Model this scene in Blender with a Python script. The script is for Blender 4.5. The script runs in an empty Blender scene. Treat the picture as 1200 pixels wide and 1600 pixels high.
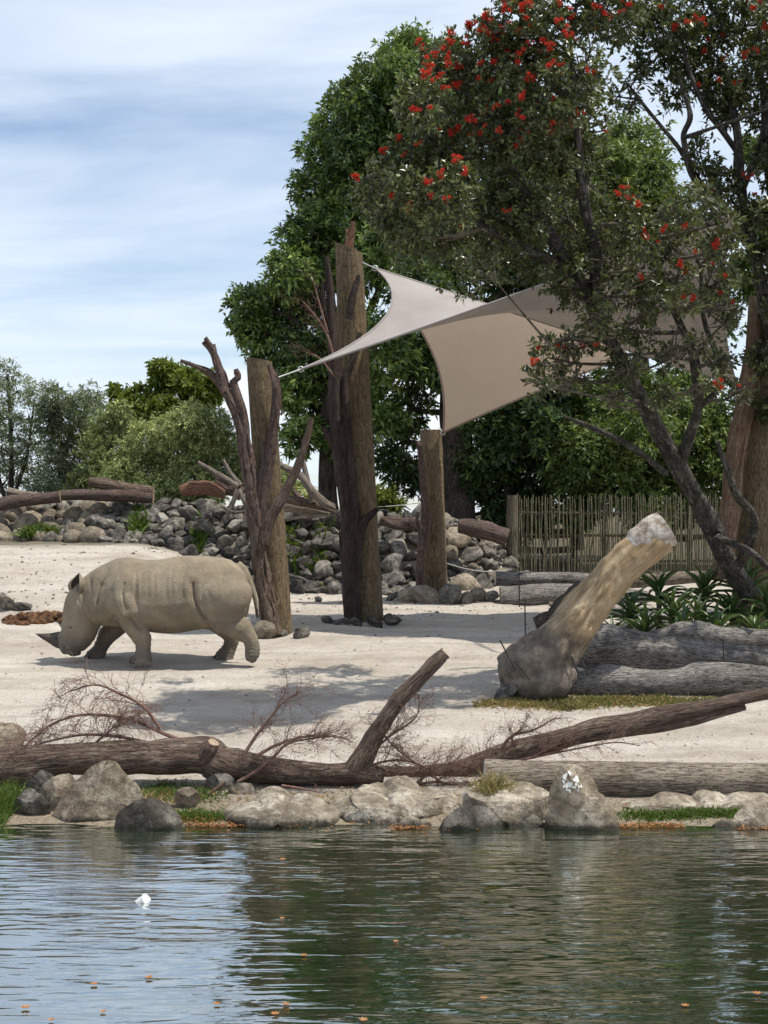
import bpy, bmesh, math, random
import numpy as np
from mathutils import Vector, Matrix, noise as mnoise

# ------------------------------------------------------------------ camera, sky, sun, exposure
scene = bpy.context.scene
col = scene.collection
F, CAMZ = 2400.0, 3.2                      # focal length in photo pixels, eye height over the pond
cam_d = bpy.data.cameras.new('camera')
cam = bpy.data.objects.new('camera', cam_d); col.objects.link(cam)
cam.location = (0, 0, CAMZ); cam.rotation_euler = (math.radians(90), 0, 0)
cam_d.sensor_fit = 'VERTICAL'; cam_d.sensor_height = 36.0; cam_d.lens = 36.0*F/1600.0
cam_d.clip_end = 3000; cam_d.clip_start = 0.1
scene.camera = cam
SUN = Vector((0.40, -0.08, 0.90)).normalized()         # towards the sun
sun_el = math.asin(SUN.z); sun_az = math.atan2(SUN.x, SUN.y)

world = bpy.data.worlds.new('World'); scene.world = world; world.use_nodes = True
def build_world():
    nt = world.node_tree; N = nt.nodes; L = nt.links; N.clear()
    out = N.new('ShaderNodeOutputWorld'); bg = N.new('ShaderNodeBackground')
    sky = N.new('ShaderNodeTexSky'); sky.sky_type = 'NISHITA'; sky.sun_disc = False
    sky.sun_elevation = sun_el; sky.sun_rotation = sun_az
    sky.air_density = 1.0; sky.dust_density = 0.3; sky.ozone_density = 3.5
    tc = N.new('ShaderNodeTexCoord')
    sep = N.new('ShaderNodeSeparateXYZ'); L.new(tc.outputs['Generated'], sep.inputs[0])
    def M(op, a, b=None, c=None):
        m = N.new('ShaderNodeMath'); m.operation = op
        for i, v in enumerate((a, b, c)):
            if v is None: continue
            if isinstance(v, (int, float)): m.inputs[i].default_value = v
            else: L.new(v, m.inputs[i])
        return m.outputs[0]
    z = M('MAXIMUM', sep.outputs[2], 0.0)
    inv = M('DIVIDE', 1.0, M('ADD', z, 0.10))
    cx = M('MULTIPLY', sep.outputs[0], inv); cy = M('MULTIPLY', sep.outputs[1], inv)
    cmb = N.new('ShaderNodeCombineXYZ'); L.new(cx, cmb.inputs[0]); L.new(cy, cmb.inputs[1])
    def noise(vec, scale, detail, rough, loc, sc=(1,1,1), dist=0.0):
        mp = N.new('ShaderNodeMapping'); L.new(vec, mp.inputs[0])
        mp.inputs['Location'].default_value = loc; mp.inputs['Scale'].default_value = sc
        n = N.new('ShaderNodeTexNoise'); L.new(mp.outputs[0], n.inputs['Vector'])
        n.inputs['Scale'].default_value = scale; n.inputs['Detail'].default_value = detail
        n.inputs['Roughness'].default_value = rough; n.inputs['Distortion'].default_value = dist
        return n.outputs['Fac']
    def ramp(v, a, b):
        r = N.new('ShaderNodeMapRange'); r.interpolation_type = 'SMOOTHSTEP'
        L.new(v, r.inputs[0]); r.inputs[1].default_value = a; r.inputs[2].default_value = b
        return r.outputs[0]
    veil = ramp(noise(cmb.outputs[0], 0.80, 6, 0.52, (VX, VY, 0), (0.6, 1.0, 1), 0.4), 0.24, 0.50)
    wisps = ramp(noise(cmb.outputs[0], 2.6, 5, 0.5, (7.3, 2.2, 4.0), (0.45, 1.0, 1), 0.6), 0.28, 0.72)
    v = M('MULTIPLY', veil, M('ADD', 0.62, M('MULTIPLY', wisps, 0.38)))
    # low heaped clouds all round the horizon
    heap_n = noise(tc.outputs['Generated'], 7.0, 5, 0.5, (0.9, 0.35, 0.0), (1, 1, 1.5))
    lift = M('SUBTRACT', heap_n, M('MULTIPLY', M('ABSOLUTE', M('SUBTRACT', z, 0.085)), 3.0))
    heap = M('MULTIPLY', ramp(lift, 0.47, 0.55), 0.9)
    v2 = M('MULTIPLY', v, 0.93)
    mix = N.new('ShaderNodeMix'); mix.data_type = 'RGBA'
    L.new(v2, mix.inputs['Factor'])
    hs = N.new('ShaderNodeHueSaturation'); hs.inputs['Saturation'].default_value = 1.0; hs.inputs['Value'].default_value = 0.82
    L.new(sky.outputs[0], hs.inputs['Color'])
    L.new(hs.outputs[0], mix.inputs['A']); mix.inputs['B'].default_value = (5.2, 5.75, 6.5, 1)
    mix2 = N.new('ShaderNodeMix'); mix2.data_type = 'RGBA'; L.new(heap, mix2.inputs['Factor']); L.new(mix.outputs['Result'], mix2.inputs['A']); mix2.inputs['B'].default_value = (6.0, 6.3, 6.8, 1)
    L.new(mix2.outputs['Result'], bg.inputs[0]); bg.inputs[1].default_value = 0.13
    L.new(bg.outputs[0], out.inputs[0])
VX, VY = 1.7, 12.4
build_world()
sl = bpy.data.lights.new('sun', 'SUN'); sl.energy = 4.4; sl.angle = math.radians(0.55); sl.color = (1.0, 0.94, 0.84)
so = bpy.data.objects.new('sun', sl); col.objects.link(so); so.location = (0, 0, 30)
so.rotation_euler = SUN.to_track_quat('Z', 'Y').to_euler()
scene.view_settings.view_transform = 'Standard'; scene.view_settings.look = 'None'
scene.view_settings.exposure = 0.40; scene.view_settings.gamma = 1.0; scene.view_settings.use_curve_mapping = False
scene.cycles.use_denoising = True
scene.cycles.max_bounces = 6; scene.cycles.transparent_max_bounces = 6
scene.cycles.diffuse_bounces = 3; scene.cycles.glossy_bounces = 3; scene.cycles.transmission_bounces = 4
scene.cycles.sample_clamp_indirect = 6.0

# ------------------------------------------------------------------ helpers
def at(px, py, d):
    return np.array([(px-600.0)/F*d, d, CAMZ+(800.0-py)/F*d])
def pm(px, d):                              # photo pixels to metres at depth d
    return px*d/F
def tag(o, label=None, cat=None, group=None, kind=None):
    if label: o['label'] = label
    if cat: o['category'] = cat
    if group: o['group'] = group
    if kind: o['kind'] = kind
    return o
def empty(name, loc, label=None, cat=None, group=None):
    o = bpy.data.objects.new(name, None); col.objects.link(o); o.location = tuple(loc); o.empty_display_size = 0.2
    return tag(o, label, cat, group)
def np_mesh(name, V, quads=None, tris=None, mats=(), smooth=True, mi=None, uv=None, attrs=None):
    me = bpy.data.meshes.new(name)
    V = np.asarray(V, dtype=np.float32)
    parts = []
    if quads is not None and len(quads): parts.append(np.asarray(quads, dtype=np.int32))
    if tris is not None and len(tris): parts.append(np.asarray(tris, dtype=np.int32))
    me.vertices.add(len(V)); me.vertices.foreach_set('co', V.ravel())
    loops = np.concatenate([p.ravel() for p in parts]); tot = np.concatenate([np.full(len(p), p.shape[1], np.int32) for p in parts])
    me.loops.add(len(loops)); me.loops.foreach_set('vertex_index', loops)
    me.polygons.add(len(tot))
    st = np.zeros(len(tot), np.int32); st[1:] = np.cumsum(tot)[:-1]
    me.polygons.foreach_set('loop_start', st); me.polygons.foreach_set('loop_total', tot)
    me.polygons.foreach_set('use_smooth', np.full(len(tot), bool(smooth)))
    if mi is not None: me.polygons.foreach_set('material_index', np.asarray(mi, np.int32))
    if uv is not None:                      # per-vertex uv
        l = me.uv_layers.new(name='UVMap'); l.data.foreach_set('uv', np.asarray(uv, np.float32)[loops].ravel())
    for k, a in (attrs or {}).items():
        at_ = me.attributes.new(k, 'FLOAT', 'POINT'); at_.data.foreach_set('value', np.asarray(a, np.float32))
    for m in mats: me.materials.append(m)
    me.update(calc_edges=True); me.validate()
    return me
def link(name, me, parent=None, loc=None):
    o = bpy.data.objects.new(name, me); col.objects.link(o)
    if parent is not None: o.parent = parent
    if loc is not None: o.location = tuple(loc)
    return o

class MB:                                   # mesh builder, world coordinates, quads and tris, uv per vertex
    def __init__(s): s.V=[]; s.Q=[]; s.T=[]; s.UV=[]; s.MQ=[]; s.MT=[]; s.A=[]; s.n=0
    def add(s, V, Q=None, T=None, uv=None, m=0, a=0.0):
        V = np.asarray(V, float).reshape(-1,3); s.V.append(V); k = s.n
        if Q is not None and len(Q): Q=np.asarray(Q).reshape(-1,4); s.Q.append(Q+k); s.MQ.append(np.full(len(Q), m))
        if T is not None and len(T): T=np.asarray(T).reshape(-1,3); s.T.append(T+k); s.MT.append(np.full(len(T), m))
        s.UV.append(np.zeros((len(V),2)) if uv is None else np.asarray(uv))
        s.A.append(np.full(len(V), a) if np.isscalar(a) else np.asarray(a)); s.n += len(V)
    def build(s, name, mats, parent=None, loc=(0,0,0), smooth=True, world_loc=True):
        V = np.concatenate(s.V)
        off = np.array(parent.location) if parent is not None and parent.type=='EMPTY' else np.zeros(3)
        if parent is not None and parent.parent is not None: off = off+np.array(parent.parent.location)
        if parent is None: off = np.array(loc, float)
        Q = np.concatenate(s.Q) if s.Q else None; T = np.concatenate(s.T) if s.T else None
        mi = np.concatenate(([np.concatenate(s.MQ)] if s.MQ else [])+([np.concatenate(s.MT)] if s.MT else []))
        me = np_mesh(name, V-off, Q, T, mats if isinstance(mats,(list,tuple)) else [mats], smooth, mi, np.concatenate(s.UV), {'tint': np.concatenate(s.A)})
        o = link(name, me, parent)
        if parent is None: o.location = tuple(loc)
        return o

def spline(pts, n_per=6):
    P = np.asarray(pts, float); m = len(P)
    if m < 3: 
        t = np.linspace(0,1,n_per*2+1)[:,None]; return P[0]*(1-t)+P[-1]*t
    Pe = np.vstack([2*P[0]-P[1], P, 2*P[-1]-P[-2]]); out=[]
    for i in range(m-1):
        p0,p1,p2,p3 = Pe[i:i+4]
        for t in np.arange(n_per)/n_per:
            out.append(0.5*((2*p1)+(-p0+p2)*t+(2*p0-5*p1+4*p2-p3)*t*t+(-p0+3*p1-3*p2+p3)*t**3))
    out.append(P[-1]); return np.array(out)
def frames(C):
    T = np.gradient(C, axis=0); T /= np.linalg.norm(T,axis=1,keepdims=True)+1e-9
    up = np.array([0,0,1.0]) if abs(T[0][2])<0.9 else np.array([0,-1.0,0])
    Nn=[]; n = up-T[0]*np.dot(up,T[0]); n/=np.linalg.norm(n)
    for t in T:
        n = n-t*np.dot(n,t); n/=np.linalg.norm(n)+1e-9; Nn.append(n.copy())
    Nn=np.array(Nn); return T, Nn, np.cross(T,Nn)
rng = np.random.default_rng(7)
def fbm1(rs, n, lo=3):                      # smooth 1-D random
    k = rs.standard_normal(max(2,lo)+2); return np.interp(np.linspace(0,len(k)-1,n), np.arange(len(k)), k)
def tube(mb, pts, rad, segs=10, n_per=5, lump=0.0, rs=rng, cap=True, m=0, mcap=None, flutes=0, fl_amp=0.0, a=0.0, squash=1.0, cap_push=0.0):
    """tapered tube through pts (world), rad per point; cut ends get their own material"""
    P = np.column_stack([np.asarray(pts,float), np.asarray(rad,float)])
    S = spline(P, n_per); C = S[:,:3]; R = np.maximum(S[:,3], 1e-4)
    T,Nn,B = frames(C); n=len(C); th = np.linspace(0,2*np.pi,segs,endpoint=False)
    rr = np.ones((n,segs))
    if lump:
        for k in range(4):
            f = rs.integers(1,4); ph = rs.random()*6.28
            rr += lump*0.5*np.cos(f*th[None,:]+ph+fbm1(rs,n,max(2,n//5))[:,None]*1.2)*fbm1(rs,n,max(2,n//4))[:,None]
    if flutes: rr += fl_amp*np.cos(flutes*th[None,:]+fbm1(rs,n,3)[:,None])+fl_amp*0.6*np.cos((flutes*2+1)*th[None,:]+fbm1(rs,n,4)[:,None])
    off = (np.cos(th)[None,:,None]*Nn[:,None,:]+np.sin(th)[None,:,None]*B[:,None,:]*squash)*(R[:,None]*rr)[:,:,None]
    V = (C[:,None,:]+off)
    L = np.concatenate([[0],np.cumsum(np.linalg.norm(np.diff(C,axis=0),axis=1))])
    uv = np.stack([np.broadcast_to(np.abs(th/np.pi-1)[None,:]*np.pi*np.mean(R),(n,segs)), np.broadcast_to(L[:,None],(n,segs))],-1)
    i = np.arange(n-1)[:,None]*segs; j=np.arange(segs)[None,:]; j2=(j+1)%segs
    Q = np.stack([i+j, i+j2, i+segs+j2, i+segs+j],-1).reshape(-1,4)
    mb.add(V.reshape(-1,3), Q, None, uv.reshape(-1,2), m, a)
    if cap:
        for e,(s,flip) in enumerate(((0,True),(n-1,False))):
            ring = V[s]; c = C[s]+T[s]*(-1 if flip else 1)*cap_push*R[s]
            inner = c+(ring-C[s])*0.55
            VV = np.vstack([ring, inner, c[None]]); q=[]; t=[]
            for k in range(segs):
                k2=(k+1)%segs
                q.append((k2,k,segs+k,segs+k2) if flip else (k,k2,segs+k2,segs+k))
                t.append((segs+k2,segs+k,2*segs) if flip else (segs+k,segs+k2,2*segs))
            uvc = np.vstack([np.column_stack([np.cos(th),np.sin(th)])*R[s], np.column_stack([np.cos(th),np.sin(th)])*R[s]*.55,[[0,0]]])
            mb.add(VV, q, t, uvc, m if mcap is None else mcap, a)
def P3(lst, d=None):                        # [(px,py,d)] or [(px,py)] + d -> world points
    return [at(*p) if len(p)==3 else at(p[0],p[1],d) for p in lst]

# ------------------------------------------------------------------ materials
class NT:
    def __init__(s, name):
        s.m = bpy.data.materials.new(name); s.m.use_nodes=True; s.t=s.m.node_tree; s.N=s.t.nodes; s.L=s.t.links
        s.b = s.N['Principled BSDF']; s.out = s.N['Material Output']
    def node(s, t, **kw):
        n = s.N.new(t)
        for k,v in kw.items(): setattr(n,k,v)
        return n
    def set(s, sock, v):
        if isinstance(v,(int,float)): sock.default_value=v
        elif isinstance(v,tuple): sock.default_value=v if len(v)!=3 or sock.type!='RGBA' else (*v,1)
        else: s.L.new(v, sock)
    def coord(s, kind='Object', scale=(1,1,1), loc=(0,0,0)):
        tc = s.node('ShaderNodeTexCoord'); mp=s.node('ShaderNodeMapping'); s.L.new(tc.outputs[kind], mp.inputs[0])
        mp.inputs['Scale'].default_value=scale; mp.inputs['Location'].default_value=loc; return mp.outputs[0]
    def world(s, scale=(1,1,1)):
        g = s.node('ShaderNodeNewGeometry'); mp=s.node('ShaderNodeMapping'); s.L.new(g.outputs['Position'], mp.inputs[0]); mp.inputs['Scale'].default_value=scale; return mp.outputs[0]
    def noise(s, vec, scale, detail=4, rough=0.55, dist=0.0):
        n=s.node('ShaderNodeTexNoise'); s.L.new(vec,n.inputs['Vector']); n.inputs['Scale'].default_value=scale
        n.inputs['Detail'].default_value=detail; n.inputs['Roughness'].default_value=rough; n.inputs['Distortion'].default_value=dist; return n.outputs['Fac']
    def voro(s, vec, scale, feature='F1'):
        n=s.node('ShaderNodeTexVoronoi'); n.feature=feature; s.L.new(vec,n.inputs['Vector']); n.inputs['Scale'].default_value=scale; return n.outputs['Distance']
    def ramp(s, v, stops):
        r=s.node('ShaderNodeValToRGB'); e=r.color_ramp.elements
        while len(e)<len(stops): e.new(0.5)
        for el,(p,c) in zip(e,stops): el.position=p; el.color=(*c,1) if len(c)==3 else c
        s.set(r.inputs[0], v); return r.outputs[0]
    def rng(s, v, a, b, c=0.0, d=1.0):
        r=s.node('ShaderNodeMapRange'); s.set(r.inputs[0],v)
        for i,x in zip((1,2,3,4),(a,b,c,d)): r.inputs[i].default_value=x
        return r.outputs[0]
    def mix(s, f, a, b, mode='MIX'):
        m=s.node('ShaderNodeMix',data_type='RGBA',blend_type=mode); s.set(m.inputs['Factor'],f); s.set(m.inputs['A'],a); s.set(m.inputs['B'],b); return m.outputs['Result']
    def math(s, op, a, b=None):
        m=s.node('ShaderNodeMath',operation=op); s.set(m.inputs[0],a)
        if b is not None: s.set(m.inputs[1],b)
        return m.outputs[0]
    def bump(s, h, dist, strength=1.0, prev=None):
        b=s.node('ShaderNodeBump'); s.L.new(h,b.inputs['Height']); b.inputs['Distance'].default_value=dist; b.inputs['Strength'].default_value=strength
        if prev is not None: s.L.new(prev,b.inputs['Normal'])
        return b.outputs[0]
    def fin(s, color, rough=0.85, normal=None, spec=0.3):
        s.set(s.b.inputs['Base Color'], color); s.set(s.b.inputs['Roughness'], rough); s.b.inputs['Specular IOR Level'].default_value=spec
        if normal is not None: s.L.new(normal, s.b.inputs['Normal'])
        return s.m
    def rand(s): return s.node('ShaderNodeObjectInfo').outputs['Random']
    def attr(s, n): 
        a=s.node('ShaderNodeAttribute'); a.attribute_name=n; return a.outputs['Fac']

def mat_sand():
    k=NT('pale_sand'); w=k.world(); wx=k.world((0.5,1.6,1))
    big=k.noise(wx,0.55,5,0.6); mid=k.noise(w,2.3,6,0.65); fine=k.noise(w,26,5,0.7); grain=k.noise(w,120,2,0.6)
    c=k.ramp(big,[(0.34,(0.33,0.285,0.235)),(0.5,(0.46,0.415,0.36)),(0.66,(0.58,0.545,0.49))])
    c=k.mix(k.rng(mid,0.35,0.7,0,0.5),c,(0.585,0.55,0.495))
    c=k.mix(k.rng(fine,0.5,0.66,0,0.6),c,(0.33,0.265,0.205)); c=k.mix(k.rng(k.noise(w,9,6,0.7),0.52,0.64,0,0.4),c,(0.36,0.285,0.215))
    trk=k.noise(k.world((0.22,2.6,1)),1.0,5,0.6,0.5); c=k.mix(k.rng(trk,0.5,0.62,0,0.45),c,(0.35,0.30,0.245))
    peb=k.voro(w,17); c=k.mix(k.math('MULTIPLY',k.rng(peb,0.0,0.13,1,0),k.rng(mid,0.5,0.62,0,0.8)),c,(0.26,0.22,0.18))
    pr=k.math('MULTIPLY',k.rng(k.voro(k.world((1,1,0.2)),2.6),0.06,0.22,0,1),k.rng(big,0.42,0.6,0.15,0.9))
    h=k.math('ADD',k.math('ADD',k.math('ADD',mid,k.math('MULTIPLY',pr,0.55)),k.math('MULTIPLY',trk,0.8)),k.math('ADD',k.math('MULTIPLY',fine,0.35),k.math('MULTIPLY',grain,0.1)))
    g=k.node('ShaderNodeNewGeometry'); sp=k.node('ShaderNodeSeparateXYZ'); k.L.new(g.outputs['Position'],sp.inputs[0])
    soil=k.ramp(fine,[(0.35,(0.05,0.042,0.025)),(0.6,(0.12,0.10,0.06)),(0.75,(0.17,0.15,0.08))])
    yv=k.math('ADD',sp.outputs[1],k.math('MULTIPLY',k.rng(mid,0,1,-1,1),0.9))
    bank=k.math('MULTIPLY',k.rng(sp.outputs[2],1.9,2.6,0,1),k.rng(sp.outputs[1],35.6,36.4,0,1))
    c=k.mix(k.math('MAXIMUM',k.rng(yv,37.6,38.4,0,1),bank),c,soil)
    edge=k.rng(k.math('ADD',sp.outputs[1],k.math('MULTIPLY',mid,1.2)),16.9,17.6,1,0); mud=k.ramp(fine,[(0.35,(0.13,0.10,0.06)),(0.6,(0.30,0.25,0.18)),(0.75,(0.42,0.37,0.29))]); c=k.mix(k.math('MULTIPLY',edge,0.85),c,mud)
    return k.fin(c,0.95,k.bump(h,0.12,1.0),0.15)
def mat_rock(name, c1, c2, c3, scale=1.0, rand=0.35, bumpd=0.03, moss=0.0, wet=False):
    k=NT(name); o=k.coord('Object')
    vv=k.node('ShaderNodeVectorMath',operation='ADD'); k.L.new(o,vv.inputs[0])
    oi=k.node('ShaderNodeObjectInfo'); vm=k.node('ShaderNodeVectorMath',operation='SCALE'); k.L.new(oi.outputs['Location'],vm.inputs[0]); vm.inputs['Scale'].default_value=3.7
    k.L.new(vm.outputs[0],vv.inputs[1]); v=vv.outputs[0]
    n1=k.noise(v,2.2*scale,6,0.62,0.4); n2=k.noise(v,9*scale,6,0.7); n3=k.noise(v,34*scale,4,0.7)
    c=k.ramp(n1,[(0.38,c1),(0.5,c2),(0.62,c3)])
    c=k.mix(k.rng(n2,0.47,0.62,0,0.7),c,tuple(x*0.55 for x in c1))
    c=k.mix(k.rng(n3,0.5,0.68,0,0.5),c,tuple(x*0.4 for x in c1))
    c=k.mix(k.rng(k.noise(v,5.5*scale,5,0.75),0.6,0.75,0,0.55),c,tuple(min(1,x*1.5+.04) for x in c3))
    if moss: c=k.mix(k.rng(k.noise(v,3.1*scale,5,0.7),0.6,0.7,0,moss),c,(0.07,0.085,0.025))
    if rand:
        hv=k.node('ShaderNodeHueSaturation'); k.L.new(c,hv.inputs['Color']); k.L.new(k.rng(k.rand(),0,1,1-rand,1+rand),hv.inputs['Value']); c=hv.outputs[0]
    if wet:
        g=k.node('ShaderNodeNewGeometry'); sp=k.node('ShaderNodeSeparateXYZ'); k.L.new(g.outputs['Position'],sp.inputs[0])
        wf=k.rng(k.math('ADD',sp.outputs[2],k.math('MULTIPLY',n2,-0.10)),-0.02,0.035,1,0); c=k.mix(k.math('MULTIPLY',wf,0.8),c,(0.022,0.020,0.014))
    h=k.math('ADD',k.math('MULTIPLY',n1,1.0),k.math('ADD',k.math('MULTIPLY',n2,0.55),k.math('MULTIPLY',n3,0.3)))
    return k.fin(c,0.88,k.bump(h,bumpd*2.2,0.9),0.25)
def mat_wood(name, c1, c2, c3, stretch=9.0, scale=6.0, bumpd=0.012, crack=0.5, blotch=None, rand=0.0):
    k=NT(name); u=k.coord('UV',(stretch,1,1))
    oi=k.node('ShaderNodeObjectInfo'); vv=k.node('ShaderNodeVectorMath',operation='ADD'); k.L.new(u,vv.inputs[0])
    cb=k.node('ShaderNodeCombineXYZ'); 
    for i in range(3): k.L.new(k.math('MULTIPLY',oi.outputs['Random'],37.0),cb.inputs[i])
    k.L.new(cb.outputs[0],vv.inputs[1]); v=vv.outputs[0]
    g=k.noise(v,scale*0.7,8,0.68,0.8); f=k.noise(v,scale*2.6,6,0.7,0.4); ub=k.coord('Object'); b=k.noise(ub,1.7,5,0.6)
    c=k.ramp(g,[(0.38,c1),(0.5,c2),(0.62,c3)])
    c=k.mix(k.rng(b,0.42,0.62,0,0.6),c,c3 if blotch is None else blotch)
    cr=k.rng(f,0.41,0.47,1,0); c=k.mix(k.math('MULTIPLY',cr,crack),c,tuple(x*0.28 for x in c1))
    c=k.mix(k.rng(k.noise(ub,14,4,0.7),0.55,0.8,0,0.4),c,tuple(x*0.55 for x in c2))
    h=k.math('ADD',g,k.math('MULTIPLY',f,0.7))
    return k.fin(c,0.85,k.bump(k.math('SUBTRACT',h,k.math('MULTIPLY',cr,0.5)),bumpd*3.6,1.0),0.25)
def mat_endgrain(name, c1, c2):
    k=NT(name); u=k.coord('UV'); ln=k.node('ShaderNodeVectorMath',operation='LENGTH'); k.L.new(u,ln.inputs[0])
    r=k.math('ADD',k.math('MULTIPLY',ln.outputs['Value'],70.0),k.math('MULTIPLY',k.noise(u,7,4,0.6),9.0))
    s=k.math('SINE',r); n=k.noise(u,16,4,0.7)
    c=k.mix(k.rng(s,-1,1,0,0.45),c1,c2); c=k.mix(k.rng(n,0.5,0.7,0,0.6),c,tuple(x*0.5 for x in c1))
    return k.fin(c,0.9,k.bump(s,0.004),0.2)
def mat_leaf(name, c1, c2, c3, trans=0.25, rough=0.42, spec=0.5, back=(0.20,0.24,0.03)):
    k=NT(name); t=k.attr('tint'); c=k.ramp(t,[(0.05,c1),(0.5,c2),(0.95,c3)])
    k.fin(c,rough,None,spec)
    tr=k.node('ShaderNodeBsdfTranslucent'); k.L.new(k.mix(0.5,c,back),tr.inputs[0])
    mx=k.node('ShaderNodeMixShader'); mx.inputs[0].default_value=trans; k.L.new(k.b.outputs[0],mx.inputs[1]); k.L.new(tr.outputs[0],mx.inputs[2]); k.L.new(mx.outputs[0],k.out.inputs[0])
    return k.m
def mat_plain(name, c, rough=0.6, var=0.25, scale=8, metal=0.0, spec=0.4):
    k=NT(name); n=k.noise(k.coord('Object'),scale,4,0.6); cc=k.mix(k.rng(n,0.3,0.7,0,1),tuple(x*(1-var) for x in c),tuple(min(1,x*(1+var)) for x in c))
    k.fin(cc,rough,k.bump(n,0.004,0.5),spec); k.b.inputs['Metallic'].default_value=metal; return k.m

M = {}
M['sand']=mat_sand()
M['rock_grey']=mat_rock('grey_rock',(0.10,0.09,0.078),(0.205,0.185,0.158),(0.35,0.325,0.285),1.0,0.35)
M['rock_dark']=mat_rock('dark_basalt',(0.05,0.045,0.040),(0.11,0.10,0.088),(0.22,0.20,0.175),1.0,0.4,0.03,0.25)
M['rock_warm']=mat_rock('tan_boulder',(0.17,0.14,0.105),(0.28,0.235,0.175),(0.38,0.33,0.26),1.0,0.3)
M['rock_bank']=mat_rock('bank_stone',(0.13,0.10,0.07),(0.25,0.205,0.15),(0.38,0.33,0.26),1.2,0.12,0.03,0,True)
M['rock_shore']=mat_rock('dark_shore_rock',(0.05,0.044,0.036),(0.105,0.093,0.078),(0.21,0.19,0.16),1.3,0.1,0.03,0.2,True)
M['rock_blue']=mat_rock('blue_grey_stone',(0.065,0.065,0.067),(0.135,0.132,0.128),(0.25,0.245,0.235),1.2,0.1,0.03,0,True)
M['slab']=mat_rock('pale_slab',(0.19,0.155,0.115),(0.36,0.31,0.24),(0.52,0.47,0.39),1.3,0.1,0.04,0,True)
M['post']=mat_wood('weathered_post',(0.085,0.058,0.032),(0.175,0.125,0.07),(0.27,0.205,0.12),7,5,0.008,0.4,(0.17,0.13,0.085))
M['post_end']=mat_endgrain('post_end',(0.46,0.36,0.22),(0.32,0.23,0.13))
M['bark_red']=mat_wood('red_brown_bark',(0.06,0.036,0.029),(0.145,0.092,0.074),(0.27,0.20,0.17),12,5,0.014,0.8,(0.17,0.13,0.115))
M['bark_rust']=mat_wood('rusty_bark',(0.12,0.05,0.03),(0.24,0.115,0.07),(0.34,0.21,0.145),12,5,0.014,0.5,(0.23,0.15,0.11))
M['drift']=mat_wood('grey_driftwood',(0.10,0.077,0.06),(0.20,0.165,0.135),(0.33,0.285,0.24),10,5,0.012,0.55)
M['log_brown']=mat_wood('brown_log',(0.085,0.055,0.040),(0.18,0.125,0.095),(0.33,0.26,0.205),10,4.5,0.014,0.7,(0.12,0.080,0.062))
M['bark_shaded']=mat_wood('shaded_stringy_bark',(0.028,0.018,0.015),(0.075,0.05,0.042),(0.15,0.11,0.095),12,5,0.016,0.8,(0.09,0.065,0.056))  # near black brown stands in for sail shade on the tall post driftwood
M['bark_peel']=mat_wood('peeling_bark',(0.15,0.085,0.055),(0.28,0.175,0.115),(0.40,0.29,0.205),12,5,0.014,0.7,(0.24,0.165,0.11))
M['log_pale']=mat_wood('pale_log',(0.13,0.10,0.074),(0.23,0.185,0.14),(0.35,0.30,0.24),9,3.5,0.01,0.6)
M['log_grey']=mat_wood('silver_log',(0.10,0.088,0.078),(0.22,0.20,0.18),(0.37,0.345,0.32),9,4,0.014,0.75)
M['stump']=mat_wood('ochre_stump',(0.28,0.18,0.085),(0.47,0.315,0.15),(0.55,0.42,0.25),5,2.4,0.012,0.35,(0.33,0.285,0.235))
M['stump_base']=mat_wood('grey_root',(0.19,0.165,0.145),(0.34,0.305,0.275),(0.44,0.41,0.375),4,2.4,0.02,0.5)
M['cut_pale']=mat_endgrain('cut_pale',(0.60,0.56,0.51),(0.45,0.39,0.33))
M['cut_brown']=mat_endgrain('cut_brown',(0.33,0.25,0.18),(0.22,0.16,0.11))
M['cut_dark']=mat_endgrain('cut_dark',(0.10,0.08,0.065),(0.16,0.125,0.10))
M['trunk']=mat_wood('tree_bark',(0.035,0.027,0.021),(0.085,0.066,0.052),(0.16,0.13,0.105),8,4,0.02,0.5)
M['trunk_lichen']=mat_wood('lichen_bark',(0.022,0.019,0.016),(0.06,0.052,0.044),(0.20,0.19,0.165),3,7,0.02,0.6,(0.085,0.08,0.066))
M['branch_pale']=mat_wood('pale_branch',(0.06,0.05,0.038),(0.13,0.11,0.085),(0.25,0.22,0.17),5,7,0.01,0.4)
M['twig']=mat_wood('red_twig',(0.09,0.05,0.04),(0.17,0.095,0.075),(0.24,0.15,0.12),6,6,0.002,0.2)
M['stick']=mat_wood('fence_stick',(0.055,0.048,0.028),(0.12,0.108,0.066),(0.25,0.232,0.155),10,5,0.003,0.4,None)
M['rail']=mat_wood('fence_rail',(0.06,0.05,0.032),(0.12,0.10,0.068),(0.19,0.165,0.12),9,5,0.006,0.5)
M['leaf_dark']=mat_leaf('glossy_dark_leaf',(0.018,0.040,0.010),(0.077,0.144,0.031),(0.306,0.415,0.109),0.28,0.36,0.5)
M['leaf_deep']=mat_leaf('deep_green_leaf',(0.013,0.029,0.010),(0.042,0.086,0.024),(0.150,0.235,0.060),0.28,0.42,0.45)
M['leaf_mid']=mat_leaf('mid_green_leaf',(0.026,0.052,0.013),(0.086,0.142,0.031),(0.235,0.304,0.084),0.32,0.45,0.4)
M['leaf_grey']=mat_leaf('grey_green_leaf',(0.019,0.026,0.008),(0.053,0.068,0.021),(0.20,0.225,0.09),0.22,0.36,0.5)
M['leaf_olive']=mat_leaf('olive_leaf',(0.081,0.105,0.040),(0.282,0.340,0.132),(0.736,0.779,0.332),0.35,0.5,0.3)
M['leaf_slate']=mat_leaf('slate_green_leaf',(0.077,0.100,0.065),(0.223,0.267,0.171),(0.506,0.545,0.344),0.35,0.5,0.3)
M['leaf_lime']=mat_leaf('lime_leaf',(0.063,0.099,0.013),(0.155,0.207,0.031),(0.248,0.290,0.062),0.4,0.5,0.3)
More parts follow.
